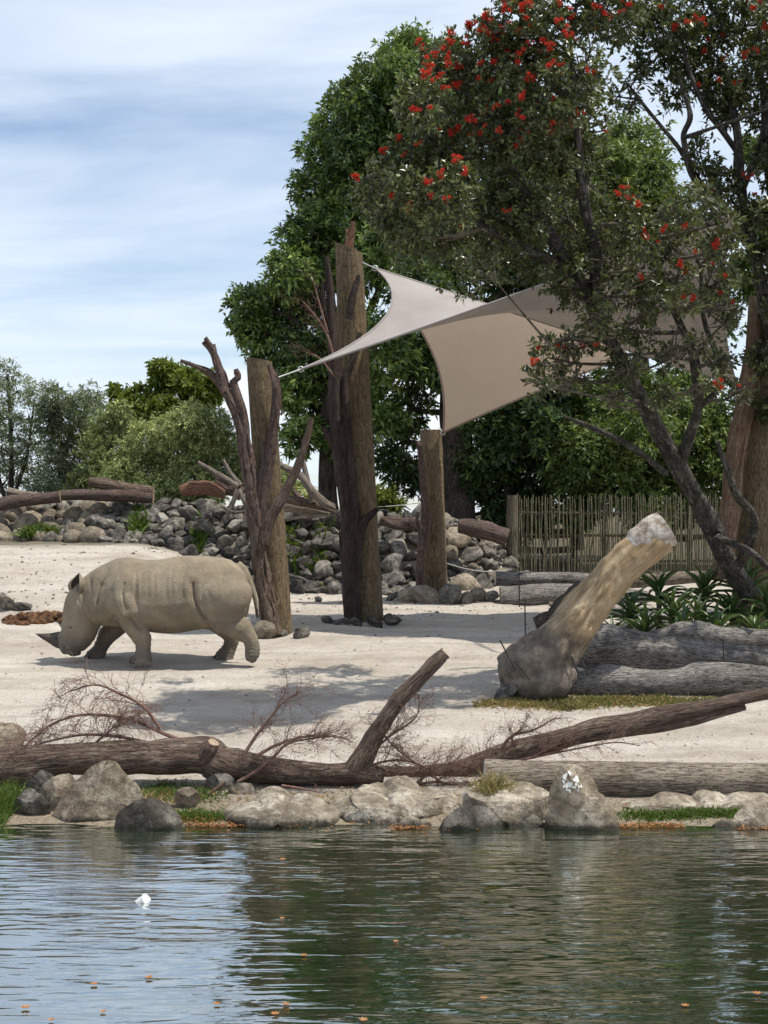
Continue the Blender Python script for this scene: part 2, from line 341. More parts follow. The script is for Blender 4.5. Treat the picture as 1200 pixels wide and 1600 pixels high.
M['leaf_aloe']=mat_leaf('aloe_leaf',(0.026,0.054,0.019),(0.049,0.097,0.030),(0.088,0.146,0.049),0.15,0.38,0.5)
M['flower']=mat_leaf('red_stamen',(0.40,0.016,0.014),(0.60,0.045,0.028),(0.64,0.13,0.065),0.35,0.6,0.2,(0.6,0.04,0.02))
M['grass']=mat_leaf('grass_blade',(0.028,0.055,0.008),(0.055,0.105,0.014),(0.140,0.196,0.042),0.3,0.5,0.3)
M['dry_grass']=mat_leaf('dry_blade',(0.10,0.09,0.03),(0.24,0.19,0.075),(0.36,0.27,0.13),0.3,0.6,0.2)
M['litter']=mat_leaf('orange_litter',(0.14,0.06,0.02),(0.28,0.12,0.04),(0.38,0.21,0.10),0.1,0.7,0.2,(0.3,0.12,0.03))
M['steel']=mat_plain('dark_steel',(0.05,0.045,0.045),0.55,0.3,20,0.6)
M['cable']=mat_plain('pale_cable',(0.55,0.55,0.53),0.4,0.1,20,0.5)
M['cup']=mat_plain('white_card',(0.62,0.62,0.60),0.5,0.04,20)
M['dung']=mat_rock('brown_dung',(0.06,0.03,0.015),(0.14,0.07,0.035),(0.25,0.13,0.06),3.0,0.2,0.04)
# ------------------------------------------------------------------ ground and pond
def sstep(v,a,b):
    t=np.clip((v-a)/(b-a),0,1); return t*t*(3-2*t)
_by=np.array([-80,-3,3,8,12,14.6,15.5,15.9,16.4,17.2,19,21,23,25,28,30,34,38,41,60,100,2000.])
_bz=np.array([1.6,1.5,-.5,-1.2,-1.0,-.40,-.04,.05,.12,.19,.30,.42,.57,.75,1.0,1.1,1.27,1.55,1.75,2.2,2.5,2.5])
_wx=np.array([-60,-9,-5.5,-3.4,-2.4,0.6,1.6,2.6,3.6]); _wy=np.array([39,37.8,36.9,36.0,35.4,35.5,35.9,36.6,37.8])
def snoise(x,y,f,seed=0.0):
    return (np.sin(x*f*1.7+seed)*np.cos(y*f*1.3-seed*2.1)+0.5*np.sin(x*f*3.9-y*f*2.2+seed*3)+0.35*np.cos(y*f*6.1+x*f*4.4+seed))/1.85
def gz(x,y):
    x=np.asarray(x,float); y=np.asarray(y,float)
    yy=y+np.where((y>13)&(y<18),0.22*snoise(x,x*0,1.1,2.0),0)
    z=np.interp(yy,_by,_bz)
    z=z+1.0*sstep(y,26.5,35.5)*sstep(-x,2.2,5.8)
    yb=np.interp(x,_wx,_wy)
    top=np.interp(x,[-60,-6,-2.5,1,2.6,3.2],[3.45,3.4,3.15,3.05,2.85,2.2])
    t=sstep(y-yb,-0.1,1.7)*(1-sstep(x,3.0,3.7))*(1-0.3*sstep(y,60,120))
    z=z*(1-t)+np.maximum(top,z)*t
    dry=sstep(y,16.5,18.5)*(1-sstep(y,60,90))
    z=z+dry*(0.035*snoise(x,y,0.8,1.0)+0.018*snoise(x,y,2.4,4.0)+0.008*snoise(x,y,6.5,3.0))
    return z
def make_ground():
    gx=np.arange(-16,16.01,0.13); e=16+np.cumsum(0.2*1.22**np.arange(38)); gx=np.concatenate([-e[::-1],gx,e])
    gy=np.concatenate([np.array([-80,-40,-15,-6,-3,-1,1,3,5,7,9,11,12.5,13.3]),np.arange(14,42.01,0.13),42+np.cumsum(0.2*1.22**np.arange(38))])
    X,Y=np.meshgrid(gx,gy); Z=gz(X,Y); ny,nx=X.shape
    i=np.arange(ny-1)[:,None]*nx; j=np.arange(nx-1)[None,:]
    Q=np.stack([i+j,i+j+1,i+nx+j+1,i+nx+j],-1).reshape(-1,4)
    o=link('ground',np_mesh('ground',np.stack([X,Y,Z],-1).reshape(-1,3),Q,mats=[M['sand']])); tag(o,kind='structure')
make_ground()
def mat_water():
    k=NT('pond_water'); w=k.world((1,1,1)); a=k.world((0.6,2.4,1)); b=k.world((2.0,8.2,1)); c=k.world((5.0,17.0,1))
    n1=k.noise(a,1.0,1.5,0.45,0.5); n2=k.noise(b,1.0,1.5,0.45,0.6); n3=k.noise(c,1.0,2,0.5,0.3)
    calm=k.rng(k.noise(k.world((0.35,0.8,1)),1.0,3,0.55),0.36,0.64,0.45,1.25)
    h=k.math('ADD',k.math('MULTIPLY',n1,1.1),k.math('MULTIPLY',calm,k.math('ADD',n2,k.math('MULTIPLY',n3,0.16))))
    nrm=k.bump(h,0.0155,1.0)
    df=k.node('ShaderNodeBsdfDiffuse'); mur=k.noise(w,0.5,4,0.6); k.L.new(k.ramp(mur,[(0.3,(0.010,0.022,0.006)),(0.7,(0.017,0.033,0.010))]),df.inputs[0])
    gl=k.node('ShaderNodeBsdfGlossy'); gl.inputs['Roughness'].default_value=0.03; k.L.new(nrm,gl.inputs['Normal']); gl.inputs['Color'].default_value=(0.96,0.98,1,1)
    fr=k.node('ShaderNodeFresnel'); fr.inputs['IOR'].default_value=2.6; k.L.new(nrm,fr.inputs['Normal'])
    mx=k.node('ShaderNodeMixShader'); k.L.new(k.rng(fr.outputs[0],0.0,0.52,0.0,1.0),mx.inputs[0]); k.L.new(df.outputs[0],mx.inputs[1]); k.L.new(gl.outputs[0],mx.inputs[2]); k.L.new(mx.outputs[0],k.out.inputs[0])
    k.N.remove(k.b); return k.m
def make_water():
    V=[(-40,1.2,0),(40,1.2,0),(40,17.5,0),(-40,17.5,0)]
    o=link('pond_water',np_mesh('pond_water',V,[(0,1,2,3)],mats=[mat_water()])); tag(o,kind='structure')
make_water()

# ------------------------------------------------------------------ rhinoceros
def mat_rhino():
    k=NT('rhino_hide'); o=k.coord('Object'); n1=k.noise(o,1.6,5,0.6); n2=k.noise(o,7,6,0.7); n3=k.noise(o,30,4,0.7); v=k.voro(o,26,'DISTANCE_TO_EDGE')
    c=k.ramp(n1,[(0.3,(0.17,0.138,0.095)),(0.5,(0.232,0.19,0.133)),(0.66,(0.285,0.24,0.174))])
    c=k.mix(k.rng(n2,0.48,0.70,0,0.5),c,(0.15,0.128,0.098)); c=k.mix(k.rng(k.noise(k.coord('Object',(2.2,2.2,0.7)),2.4,6,0.7,0.8),0.52,0.66,0,0.42),c,(0.165,0.145,0.118))
    mud=k.attr('mud'); c=k.mix(k.math('MULTIPLY',mud,k.rng(n2,0.2,0.6,0.55,1.0)),c,(0.115,0.103,0.092))
    cr=k.rng(v,0,0.08,1,0); c=k.mix(k.math('MULTIPLY',cr,0.06),c,(0.12,0.10,0.08))
    h=k.math('ADD',k.math('MULTIPLY',n2,1.0),k.math('ADD',k.math('MULTIPLY',n3,0.4),k.math('MULTIPLY',k.rng(v,0,0.1,0,1),0.35)))
    return k.fin(c,0.85,k.bump(k.math('ADD',h,k.math('MULTIPLY',k.noise(k.coord('Object',(3.0,3.0,0.8)),3.0,6,0.7,1.0),1.6)),0.018,0.8),0.25)
RD=25.0
def rz(zx,zy,yo=0.0):                        # trace on the 2.5x enlarged crop of the animal
    return at(zx/2.5, 840+zy/2.5, RD+yo)
def ring_loft(bm, rings):
    rows=[[bm.verts.new(p) for p in r] for r in rings]; s=len(rows[0])
    for a,b in zip(rows[:-1],rows[1:]):
        for k in range(s): bm.faces.new((a[k],a[(k+1)%s],b[(k+1)%s],b[k]))
    bm.faces.new(rows[0][::-1]); bm.faces.new(rows[-1])
def limb(bm, st, segs=20, n_per=4):
    """st: (zx,zy,r in zoom px,r depth m,y offset)"""
    S=spline(np.array(st,float),n_per); C=np.array([rz(a[0],a[1],a[4]) for a in S])
    T=np.gradient(C,axis=0); rings=[]
    for c,t,a in zip(C,T,S):
        t=np.array([t[0],0,t[2]]); t/=np.linalg.norm(t); n=np.array([t[2],0,-t[0]])
        r=a[2]/2.5/F*RD; th=np.linspace(0,2*np.pi,segs,endpoint=False)
        rings.append([c+n*r*np.cos(q)+np.array([0,1,0])*a[3]*np.sin(q) for q in th])
    ring_loft(bm,rings)
def make_rhino():
    feet=rz(560,487); root=empty('rhinoceros',(feet[0],RD,float(gz(feet[0],RD))),'dusty tan rhinoceros walking with lowered head past the posts','rhinoceros')
    bm=bmesh.new()
    tor=[(976,200,262,.06),(970,168,292,.20),(956,136,322,.36),(930,108,342,.50),(890,84,350,.60),(830,73,352,.68),(760,70,362,.71),(700,72,372,.74),(630,84,372,.76),(570,87,362,.74),(530,82,352,.70),(490,77,347,.68),(450,84,346,.60),(420,97,345,.53),(390,112,346,.47),(360,132,347,.41),(340,152,345,.36),(326,178,335,.28)]
    S=spline(np.array(tor,float),4); rings=[]
    for x,t,b,w in S:
        P=rz(x,t); B=rz(x,b); cz=(P[2]+B[2])/2; h=(P[2]-B[2])/2; th=np.linspace(0,2*np.pi,40,endpoint=False); r=[]
        for q in th:
            c,s=math.cos(q),math.sin(q); e=2/2.25
            yy=w*math.copysign(abs(c)**e,c); zz=h*math.copysign(abs(s)**e,s)
            yy*= 1-0.10*max(0,zz/h)-0.0; r.append((P[0],RD+yy*(1.0 if zz<0 else 0.97),cz+zz))
        rings.append(r)
    ring_loft(bm,rings)
    limb(bm,[(880,150,70,.20,-.36),(878,200,104,.32,-.45),(880,260,99,.33,-.47),(888,305,78,.25,-.45),(918,340,52,.175,-.45),(950,368,40,.14,-.45),(975,395,32,.12,-.45),(986,425,28,.115,-.45),(985,450,29,.13,-.45),(980,468,25,.125,-.45),(974,484,16,.10,-.45)])
    limb(bm,[(860,240,90,.26,.36),(858,300,80,.25,.40),(880,345,50,.19,.42),(903,385,34,.14,.42),(900,420,28,.12,.42),(888,446,31,.135,.42),(878,466,38,.155,.42),(874,478,38,.155,.42),(873,481,30,.13,.42)])
    limb(bm,[(505,180,55,.15,-.42),(512,230,74,.25,-.47),(515,290,62,.24,-.50),(528,340,46,.18,-.49),(549,385,36,.145,-.49),(560,425,28,.125,-.49),(560,450,30,.14,-.49),(557,470,37,.17,-.49),(553,485,42,.18,-.49),(553,489,34,.15,-.49)])
    limb(bm,[(475,250,70,.2,.36),(462,315,56,.2,.40),(440,358,42,.17,.42),(414,393,34,.145,.42),(396,424,29,.13,.42),(384,447,32,.15,.42),(374,463,37,.165,.42),(371,473,36,.16,.42),(371,477,28,.13,.42)])
    limb(bm,[(440,215,118,.44,0),(400,230,108,.42,0),(366,246,98,.37,0),(340,266,90,.34,0),(325,300,81,.31,0),(316,335,75,.285,0),(306,368,70,.27,0),(291,398,61,.26,0),(275,421,49,.25,0),(272,437,36,.22,0),(276,450,20,.13,0)],24)
    limb(bm,[(300,430,34,.2,0),(282,440,26,.21,0),(268,447,14,.15,0)])                    # lower lip
    limb(bm,[(262,345,26,.10,0),(244,341,14,.075,0),(236,338,6,.03,0)])                    # boss under the rear horn
    limb(bm,[(258,395,34,.12,0),(240,398,32,.115,0),(228,402,26,.09,0)])                   # boss under the front horn
    limb(bm,[(925,104,20,.08,0),(952,132,19,.06,-.04),(975,175,15,.05,-.10),(990,215,12,.042,-.14),(998,250,9.5,.035,-.14),(1001,280,8,.03,-.14)],12)
    for s in (-1,1):
        limb(bm,[(312,232,22,.07,s*.20),(304,215,20,.07,s*.23),(300,205,12,.05,s*.24)],12)  # ear roots
    bmesh.ops.recalc_face_normals(bm,faces=bm.faces)
    me=bpy.data.meshes.new('tmp'); bm.to_mesh(me); bm.free(); tmp=bpy.data.objects.new('tmp',me); col.objects.link(tmp)
    r=tmp.modifiers.new('r','REMESH'); r.mode='VOXEL'; r.voxel_size=0.017; r.adaptivity=0
    sm=tmp.modifiers.new('s','SMOOTH'); sm.iterations=7; sm.factor=0.5
    dg=bpy.context.evaluated_depsgraph_get(); me2=bpy.data.meshes.new_from_object(tmp.evaluated_get(dg)); bpy.data.objects.remove(tmp)
    n=len(me2.vertices); V=np.zeros(n*3,np.float32); me2.vertices.foreach_get('co',V); V=V.reshape(-1,3).astype(float)
    Nn=np.zeros(n*3,np.float32); me2.vertex_normals.foreach_get('vector',Nn); Nn=Nn.reshape(-1,3)
    zx=(V[:,0]/RD*F+600)*2.5; zy=((CAMZ-V[:,2])/RD*F+800-840)*2.5
    side=np.clip((np.abs(V[:,1]-RD)-0.10)/0.12,0,1)
    D=np.zeros(n)
    def fold(pts,depth,w,lip=0.5,step=0.0):
        P=spline(np.array(pts,float),6); best=np.full(n,1e9); sg=np.zeros(n)
        for a,b in zip(P[:-1],P[1:]):
            d=b-a; t=np.clip(((zx-a[0])*d[0]+(zy-a[1])*d[1])/(d@d),0,1); ex=zx-a[0]-t*d[0]; ey=zy-a[1]-t*d[1]; q=np.hypot(ex,ey)
            m=q<best; best[m]=q[m]; sg[m]=np.sign(d[0]*ey-d[1]*ex)[m]
        return (-depth*np.exp(-(best/w)**2)+lip*depth*np.exp(-((best-2.1*w)/(1.3*w))**2)*(sg>0)+lip*0.3*depth*np.exp(-((best-2.1*w)/(1.3*w))**2)*(sg<=0))
    for pts,dp,w in [([(772,172),(776,215),(790,260),(812,305),(850,340)],.045,6),([(512,172),(505,205),(512,245),(524,268)],.024,6),([(415,178),(404,215),(402,250)],.032,6),
                     ([(345,275),(358,312),(380,345)],.020,6),([(430,240),(436,290),(470,330)],.016,9),([(535,305),(560,335),(578,352)],.030,7),([(455,320),(470,300),(490,312)],.018,7),
                     ([(318,192),(340,215),(350,250)],.014,7),([(306,250),(318,235),(330,250)],.010,5),([(390,350),(412,330),(440,350)],.014,8),([(935,318),(960,300),(985,262)],.016,8),([(892,352),(915,330),(945,318)],.016,8),
                     ([(262,440),(282,436),(305,444)],.022,5),([(365,160),(378,200),(376,250)],.012,9),([(480,100),(468,130),(430,160)],.010,7),([(600,340),(690,352),(780,335)],.006,10),([(330,205),(342,235),(338,262)],.012,5),([(420,262),(432,300),(452,328)],.014,6),([(370,270),(384,300),(402,322)],.012,6),([(440,120),(424,150),(414,180)],.012,7),([(545,375),(566,392),(584,388)],.010,5),([(520,392),(545,408),(572,404)],.010,5),([(925,395),(950,405),(975,398)],.010,5),([(255,392),(268,402),(282,404)],.008,5),([(292,370),(300,390),(296,412)],.008,6),([(560,180),(553,215),(560,250)],.012,7),([(735,150),(732,190),(740,225)],.010,6),([(860,90),(880,130),(885,170)],.008,10),([(830,200),(850,250),(870,300)],.007,14),([(240,405),(250,425),(262,432)],.016,5)]:
        D+=(fold(pts,dp*.75,w*.6)+fold(pts,dp*.7,w*2.0,.9))*side
    for kx in range(9):                                                       # rib ridges
        x0=545+kx*23; D+=0.017*np.exp(-((zx-x0-0.05*(zy-170))/6.0)**2)*sstep(zy,118,150)*(1-sstep(zy,200,238))*side*(0.6+0.4*math.sin(kx*2.3))
    D+=-0.018*np.exp(-((zx-548)/30)**2-((zy-215)/55)**2)*side*0.6
    D+=0.020*np.exp(-((zx-700)/14)**2-((zy-165)/40)**2)*side
    D+=-0.020*np.exp(-((zx-281)/10)**2-((zy-351)/7)**2)*side                   # eye socket
    D+=0.014*np.exp(-((zx-279)/18)**2-((zy-338)/5)**2)*side
    D+=-0.030*np.exp(-((zx-262)/8)**2-((zy-425)/7)**2)*side                    # nostril
    for i in range(0):
        pass
    wr=np.array([mnoise.noise(Vector((v[0]*6,v[1]*4,v[2]*3))) for v in V]); D+=0.006*wr
    leg=sstep(zy,345,430); D+=leg*0.004*np.sin(zy*0.42+wr*9)*np.clip(wr+.4,0,1)*2
    V2=V+Nn*D[:,None]-np.array(root.location); me2.vertices.foreach_set('co',V2.astype(np.float32).ravel())
    a=me2.attributes.new('mud','FLOAT','POINT'); mud=np.clip(0.85*sstep(zy,360,450)+0.5*sstep(-zx,-380,-260)*sstep(zy,330,420)+0.4*np.exp(-((zx-470)/40)**2-((zy-95)/14)**2)+0.35*np.exp(-((zx-900)/60)**2-((zy-330)/30)**2),0,1)
    a.data.foreach_set('value',mud.astype(np.float32))
    me2.polygons.foreach_set('use_smooth',np.ones(len(me2.polygons),bool)); me2.materials.clear(); me2.materials.append(mat_rhino()); me2.update(); me2.name='body'
    link('body',me2,root)
    horn=mat_wood('horn_keratin',(0.05,0.043,0.038),(0.11,0.095,0.082),(0.25,0.215,0.175),9,5,0.006,0.5,(0.08,0.07,0.06))
    mb=MB(); tube(mb,[rz(246,402),rz(222,398),rz(195,392),rz(165,384),rz(140,376)],[pm(34/2.5,25),pm(31/2.5,25),pm(20/2.5,25),pm(10/2.5,25),pm(1.2/2.5,25)],14,5,0.05,cap_push=.2,squash=.75); mb.build('horn',horn,root)
    mb=MB(); tube(mb,[rz(258,346),rz(242,339),rz(231,334)],[pm(20/2.5,25),pm(12/2.5,25),pm(4/2.5,25)],12,4,0.05,cap_push=.4,squash=.8); mb.build('horn',horn,root)
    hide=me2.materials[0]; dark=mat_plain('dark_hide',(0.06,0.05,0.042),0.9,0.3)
    for s in (-1,1):                                                         # ears: rolled leaf-shaped cups
        mb=MB(); n=9; rows=[]; uvs=[]
        base=rz(302,232,s*.20); tip=rz(308,138,s*.31)
        for i in range(n):
            t=i/(n-1); c=base*(1-t)+tip*t+np.array([-0.03*math.sin(t*3.1),0,0]); w=(0.07+0.075*math.sin(min(1,t*1.25)*math.pi*0.8))*(1-max(0,(t-.55)/.45)**1.7)+.004
            row=[]
            for j in range(13):
                q=-1.9+3.8*j/12; ox,oy=math.cos(q)*w*.95,math.sin(q)*w*1.05; ca,sa=math.cos(.75),math.sin(.75); row.append(c+np.array([ox*ca-oy*sa,-s*(ox*sa+oy*ca),0])+np.array([0.01,0,0]))
            rows.append(row)
        rows=np.array(rows); inn=rows+np.array([0,0,0]); cen=rows.mean(1,keepdims=True); inn=cen+(rows-cen)*0.86
        for R,fl,mi in ((rows,False,0),(inn,True,1)):
            ii=np.arange(n-1)[:,None]*13; jj=np.arange(12)[None,:]; Q=np.stack([ii+jj,ii+jj+1,ii+13+jj+1,ii+13+jj],-1).reshape(-1,4)
            mb.add(R.reshape(-1,3),Q[:,::-1] if fl else Q,m=mi)
        for a_,b_ in ((0,0),(12,12)):
            E=np.vstack([rows[:,a_],inn[:,a_]]); mb.add(E,[(i,i+1,n+i+1,n+i) for i in range(n-1)])
        e=mb.build('ear',[hide,dark],root)
        mb=MB(); c=rz(280,350,s*.232); qs=np.abs(zx-280)+np.abs(zy-350); sel=V2[(qs<9)&((V[:,1]-RD)*s>0)]; c[1]=root.location[1]+(sel[:,1].min() if s<0 else sel[:,1].max())-s*.004; u=np.linspace(0,np.pi,7); v=np.linspace(0,2*np.pi,10,endpoint=False)
        S_=np.array([[c+0.024*np.array([1.25*math.sin(a)*math.cos(b),math.cos(a)*1.0,math.sin(a)*math.sin(b)]) for b in v] for a in u]); ii=np.arange(6)[:,None]*10; jj=np.arange(10)[None,:]
        mb.add(S_.reshape(-1,3),np.stack([ii+jj,ii+(jj+1)%10,ii+10+(jj+1)%10,ii+10+jj],-1).reshape(-1,4)); ey=NT('eye_black'); ey.fin((0.012,0.009,0.007),0.12,None,0.5); mb.build('eye',ey.m,root)
    mb=MB(); rs=np.random.default_rng(5)
    for i in range(40):
        b=rz(1001+rs.normal()*2,270+rs.random()*14,-.14); tube(mb,[b,b+np.array([.012+rs.normal()*.012,rs.normal()*.012,-.06]),b+np.array([.03+rs.normal()*.025,rs.normal()*.02,-.13-rs.random()*.05])],[.004,.003,.001],3,2,cap=False)
    mb.build('tail_tuft',dark,root)
    for (zx_,zy_,yo,dx) in ((553,478,-.49,42),(371,466,.42,37),(873,472,.42,38)):     # toenails
        for q in (-.9,0,.9):
            c=rz(zx_-dx*0.80*math.cos(q),zy_,yo+.14*math.sin(q)); mb=MB(); tube(mb,[c+np.array([.02,0,.05]),c+np.array([-.012,0,.0]),c+np.array([-.02,0,-.05])],[.025,.045,.045],8,3,cap_push=.3); mb.build('toenail',horn,root)
make_rhino()
# ------------------------------------------------------------------ rocks
def rock_mesh(name, seed, mat, angular=True, sub=3):
    rs=np.random.default_rng(seed); bm=bmesh.new(); bmesh.ops.create_icosphere(bm,subdivisions=sub,radius=1.0)
    V=np.array([v.co[:] for v in bm.verts]); 
    if angular:
        for k in range(rs.integers(9,14)):
            n=rs.standard_normal(3); n/=np.linalg.norm(n); d=0.42+0.40*rs.random(); h=V@n-d; V-=np.outer(np.clip(h,0,None),n)*0.93
    o=rs.random(3)*50
    for v,p in zip(bm.verts,V):
        q=Vector(p); f=1+0.12*mnoise.noise(q*1.3+Vector(o))+0.09*mnoise.noise(q*3.3+Vector(o))+0.05*mnoise.noise(q*7+Vector(o)); v.co=q*f
    me=bpy.data.meshes.new(name); bm.to_mesh(me); bm.free(); me.materials.append(mat)
    me.polygons.foreach_set('use_smooth',np.ones(len(me.polygons),bool)); 
    if angular:
        me.set_sharp_from_angle(angle=math.radians(32))
    return me
RM_grey=[rock_mesh('rock_mesh',10+i,M['rock_grey']) for i in range(7)]
RM_dark=[rock_mesh('rock_mesh',30+i,M['rock_dark']) for i in range(6)]
RM_round=[rock_mesh('rock_mesh',50+i,M['rock_warm'],False) for i in range(5)]
def put_rock(me, p, size, parent=None, seed=None, name='rock', flat=0.8):
    rs=np.random.default_rng(seed); o=bpy.data.objects.new(name,me); col.objects.link(o)
    if parent is not None: o.parent=parent; p=np.array(p)-np.array(parent.location)
    o.location=tuple(p); s=size*(0.8+0.6*rs.random(3)); o.scale=(s[0],s[1],s[2]*flat); o.rotation_euler=(rs.normal()*.35,rs.normal()*.35,rs.random()*6.28); return o
def embankment(name,label,x0,x1,n,seed,pick,sz,t1=1.0):
    rs=np.random.default_rng(seed); xm=(x0+x1)/2; root=empty(name,(xm,float(np.interp(xm,_wx,_wy)),float(gz(xm,np.interp(xm,_wx,_wy)))),label,'rock bank')
    pts=[]; tries=0
    while len(pts)<n and tries<12000:
        tries+=1; x=x0+(x1-x0)*rs.random(); t=rs.random()**1.15*t1; y=np.interp(x,_wx,_wy)-0.35+2.0*t; f=len(pts)/n
        r=(sz[1]*(1-f)**1.6+sz[0])*(0.8+0.4*rs.random()); z=float(gz(x,y)); p=np.array([x,y,z])
        if any(np.linalg.norm((p-q)*np.array([1,1,1]))<0.66*(r+rq) for q,rq in pts): continue
        pts.append((p,r))
    for i,(p,r) in enumerate(pts):
        me=pick(p,rs); put_rock(me,p+np.array([0,-0.25*r,0.12*r]),r,root,seed*1000+i)
    return root
embankment('rock_embankment','long bank of tan and grey boulders below the olive shrubs behind the sand slope',-11.0,-3.3,250,1,lambda p,rs:(RM_round if (p[0]<-7.0 and rs.random()<0.7) else (RM_grey if rs.random()<0.6 else RM_dark))[rs.integers(0,5)],(0.10,0.20))
embankment('rock_embankment','steep bank of dark broken rocks between the left and tall timber posts',-3.25,0.95,165,2,lambda p,rs:(RM_dark if rs.random()<0.7 else RM_grey)[rs.integers(0,6)],(0.11,0.24))
embankment('rock_embankment','heap of light grey rubble around and right of the short round post',1.0,3.35,115,3,lambda p,rs:(RM_grey if rs.random()<0.75 else RM_round)[rs.integers(0,5)],(0.09,0.19))
def lone_rock(px,py,d,wpx,me,label,group=None,seed=1,flat=0.75,name='rock',sink=0.35):
    p=at(px,py,d); z=float(gz(p[0],d)); r=pm(wpx/2,d); o=put_rock(me,(p[0],d,z+r*flat*(1-sink)-0.0),r,None,seed,name,flat); return tag(o,label,'rock',group)
lone_rock(412,990,27.6,34,RM_round[1],'rough tan rock at the foot of the peeling branch on the left post',seed=5,flat=.9)
lone_rock(474,990,27.5,34,RM_grey[2],'rough grey rock just right of the left post foot',seed=6,flat=.8)
lone_rock(443,992,27.7,18,RM_grey[3],'small grey rock tucked between two rocks at the left post foot',seed=7)
lone_rock(497,940,33.5,12,RM_dark[1],'little dark stone alone on the shaded sand between two posts',seed=8)
for i,(px,d,w,m,lb) in enumerate([(512,29.5,28,RM_dark[0],'flat dark stone leftmost at the tall post foot'),(533,29.2,24,RM_dark[2],'low dark stone second from the left at the tall post foot'),(558,29.0,30,RM_dark[3],'dark stone in front of the bark strips on the tall post'),(585,29.0,34,RM_dark[4],'dark stone centred before the tall post foot'),(612,29.2,34,RM_dark[5],'wide dark stone rightmost at the tall post foot'),(606,29.8,24,RM_dark[1],'upper dark stone against the right side of the tall post')]):
    lone_rock(px,960,d,w,m,lb,seed=20+i,flat=.55)
for i,(px,d,w,m,lb) in enumerate([(640,33.4,34,RM_round[0],'pale rounded stone left of the short post foot'),(668,33.2,44,RM_round[2],'broad tan stone in front of the short post foot'),(700,33.2,40,RM_grey[1],'ribbed grey stone right of the short post foot'),(728,33.2,26,RM_round[3],'small tan stone lying in front of the rubble heap'),(745,33.6,34,RM_round[4],'round cream stone in the rubble near the grey cut log'),(766,33.5,26,RM_grey[4],'grey stone touching the end of the grey cut log'),(612,33.6,22,RM_grey[0],'small grey stone at the edge of the sand below the rubble')]):
    lone_rock(px,950,d,w,m,lb,seed=40+i,flat=.7)
lone_rock(8,925,29.5,44,RM_grey[5],'tilted grey rock at the left frame edge on the sand slope',seed=61,flat=.6)
lone_rock(36,925,29.4,30,RM_dark[3],'dark rock wedged against the tilted grey rock on the sand slope',seed=62,flat=.6)

# brown dung heap
def dung():
    rs=np.random.default_rng(3); mb=MB()
    p0=at(10,950,29.0); 
    for i in range(150):
        t=rs.random(); px=8+100*t; d=28.6+rs.normal()*.12; x=(px-600)/F*d; r=(0.035+.05*rs.random())*(0.7+.6*math.sin(t*3.1)); z=float(gz(x,d))+max(0,.06+.10*t-abs(d-28.6)*.5)*rs.random()
        tube(mb,[(x-r,d,z),(x,d+rs.normal()*.01,z+.01),(x+r,d+rs.normal()*.02,z)],[r*.5,r*.9,r*.5],6,2,cap_push=.5)
    c=at(60,955,28.6); mb.build('dung_heap',M['dung'],loc=(c[0],28.6,float(gz(c[0],28.6)))) ; o=bpy.data.objects['dung_heap']; tag(o,'low brown heap of dung on the sand beside the rhinoceros head','dung')
dung()

# ------------------------------------------------------------------ timber posts and the driftwood tied to them
def post(label, base, top, r0, r1, d, tilt_cut=0.0, endm='post_end', seed=0, name='timber_post'):
    b=at(base[0],base[1],d); b[2]=float(gz(b[0],d))-0.15; t=at(top[0],top[1],d); rs=np.random.default_rng(seed); mb=MB()
    n=9; P=[b*(1-k/(n-1))+t*(k/(n-1)) for k in range(n)]; R=[r0+(r1-r0)*k/(n-1) for k in range(n)]
    tube(mb,P,R,24,4,0.035,rs,True,0,1)
    if tilt_cut:
        V=mb.V; 
        for arr in V:
            m=arr[:,2]>t[2]-r1*0.6; arr[m,2]+=-(arr[m,0]-t[0])*tilt_cut
    return tag(mb.build(name,[M['post'],M[endm]],loc=tuple(b)),label,'post')
post('short thick timber post with the low sail corner beside the rhinoceros',(436,985),(405,562),pm(23,28),pm(20,28),28.0,0.25,seed=1)
post('tallest timber post holding the highest sail corner',(572,970),(545,388),pm(28,30),pm(21,30),30.0,0.45,seed=2)
post('pale round timber post with a fresh cut top under the sail',(680,935),(673,672),pm(21,34),pm(17,34),34.0,0,seed=3)
post('thick ochre timber post at the right edge behind the leaning mossy trunk',(1176,900),(1196,470),pm(34,28.5),pm(26,28.5),28.5,0.2,seed=4)

def snag(name,label,cat,d,branches,mat='bark_red',seed=0,segs=9,lump=.16,flutes=0,capm='cut_brown',mats=None,group=None):
    """branches: list of (points in photo px [,depth offset], radii in px [, material index])"""
    rs=np.random.default_rng(seed); mb=MB(); b0=None
    for br in branches:
        pts,rad=br[0],br[1]; mi=br[2] if len(br)>2 else 0
        W=[at(p[0],p[1],d+(p[2] if len(p)>2 else 0)) for p in pts]
        if b0 is None: b0=min(W,key=lambda q:q[2])
        tube(mb,W,[pm(r,d) for r in rad],segs,6,lump,rs,True,mi,len(mats or [mat]),flutes,0.09 if flutes else 0)
        if flutes:
            S=spline(np.column_stack([np.array(W),[pm(r,d) for r in rad]]),6); n_=len(S)
            for q in range(int(7*max(rad)/8)):
                i0=rs.integers(0,max(1,n_-6)); i1=min(n_,i0+rs.integers(5,14)); ph=rs.random()*6.28; seg=S[i0:i1:2]
                if len(seg)<3: continue
                off=np.stack([np.cos(ph+.06*np.arange(len(seg))),np.sin(ph+.06*np.arange(len(seg)))*.9,np.zeros(len(seg))],1)*seg[:,3:4]*(1.0+.10*rs.random())
                tube(mb,seg[:,:3]+off+rs.normal(size=(len(seg),3))*.008,list(pm(1.1+1.6*rs.random(),d)*np.linspace(1,.6,len(seg))),5,3,.15,rs,False,mi)
    ml=[M[m] for m in (mats or [mat])]+[M[capm]]
    return tag(mb.build(name,ml,loc=tuple(b0)),label,cat,group)
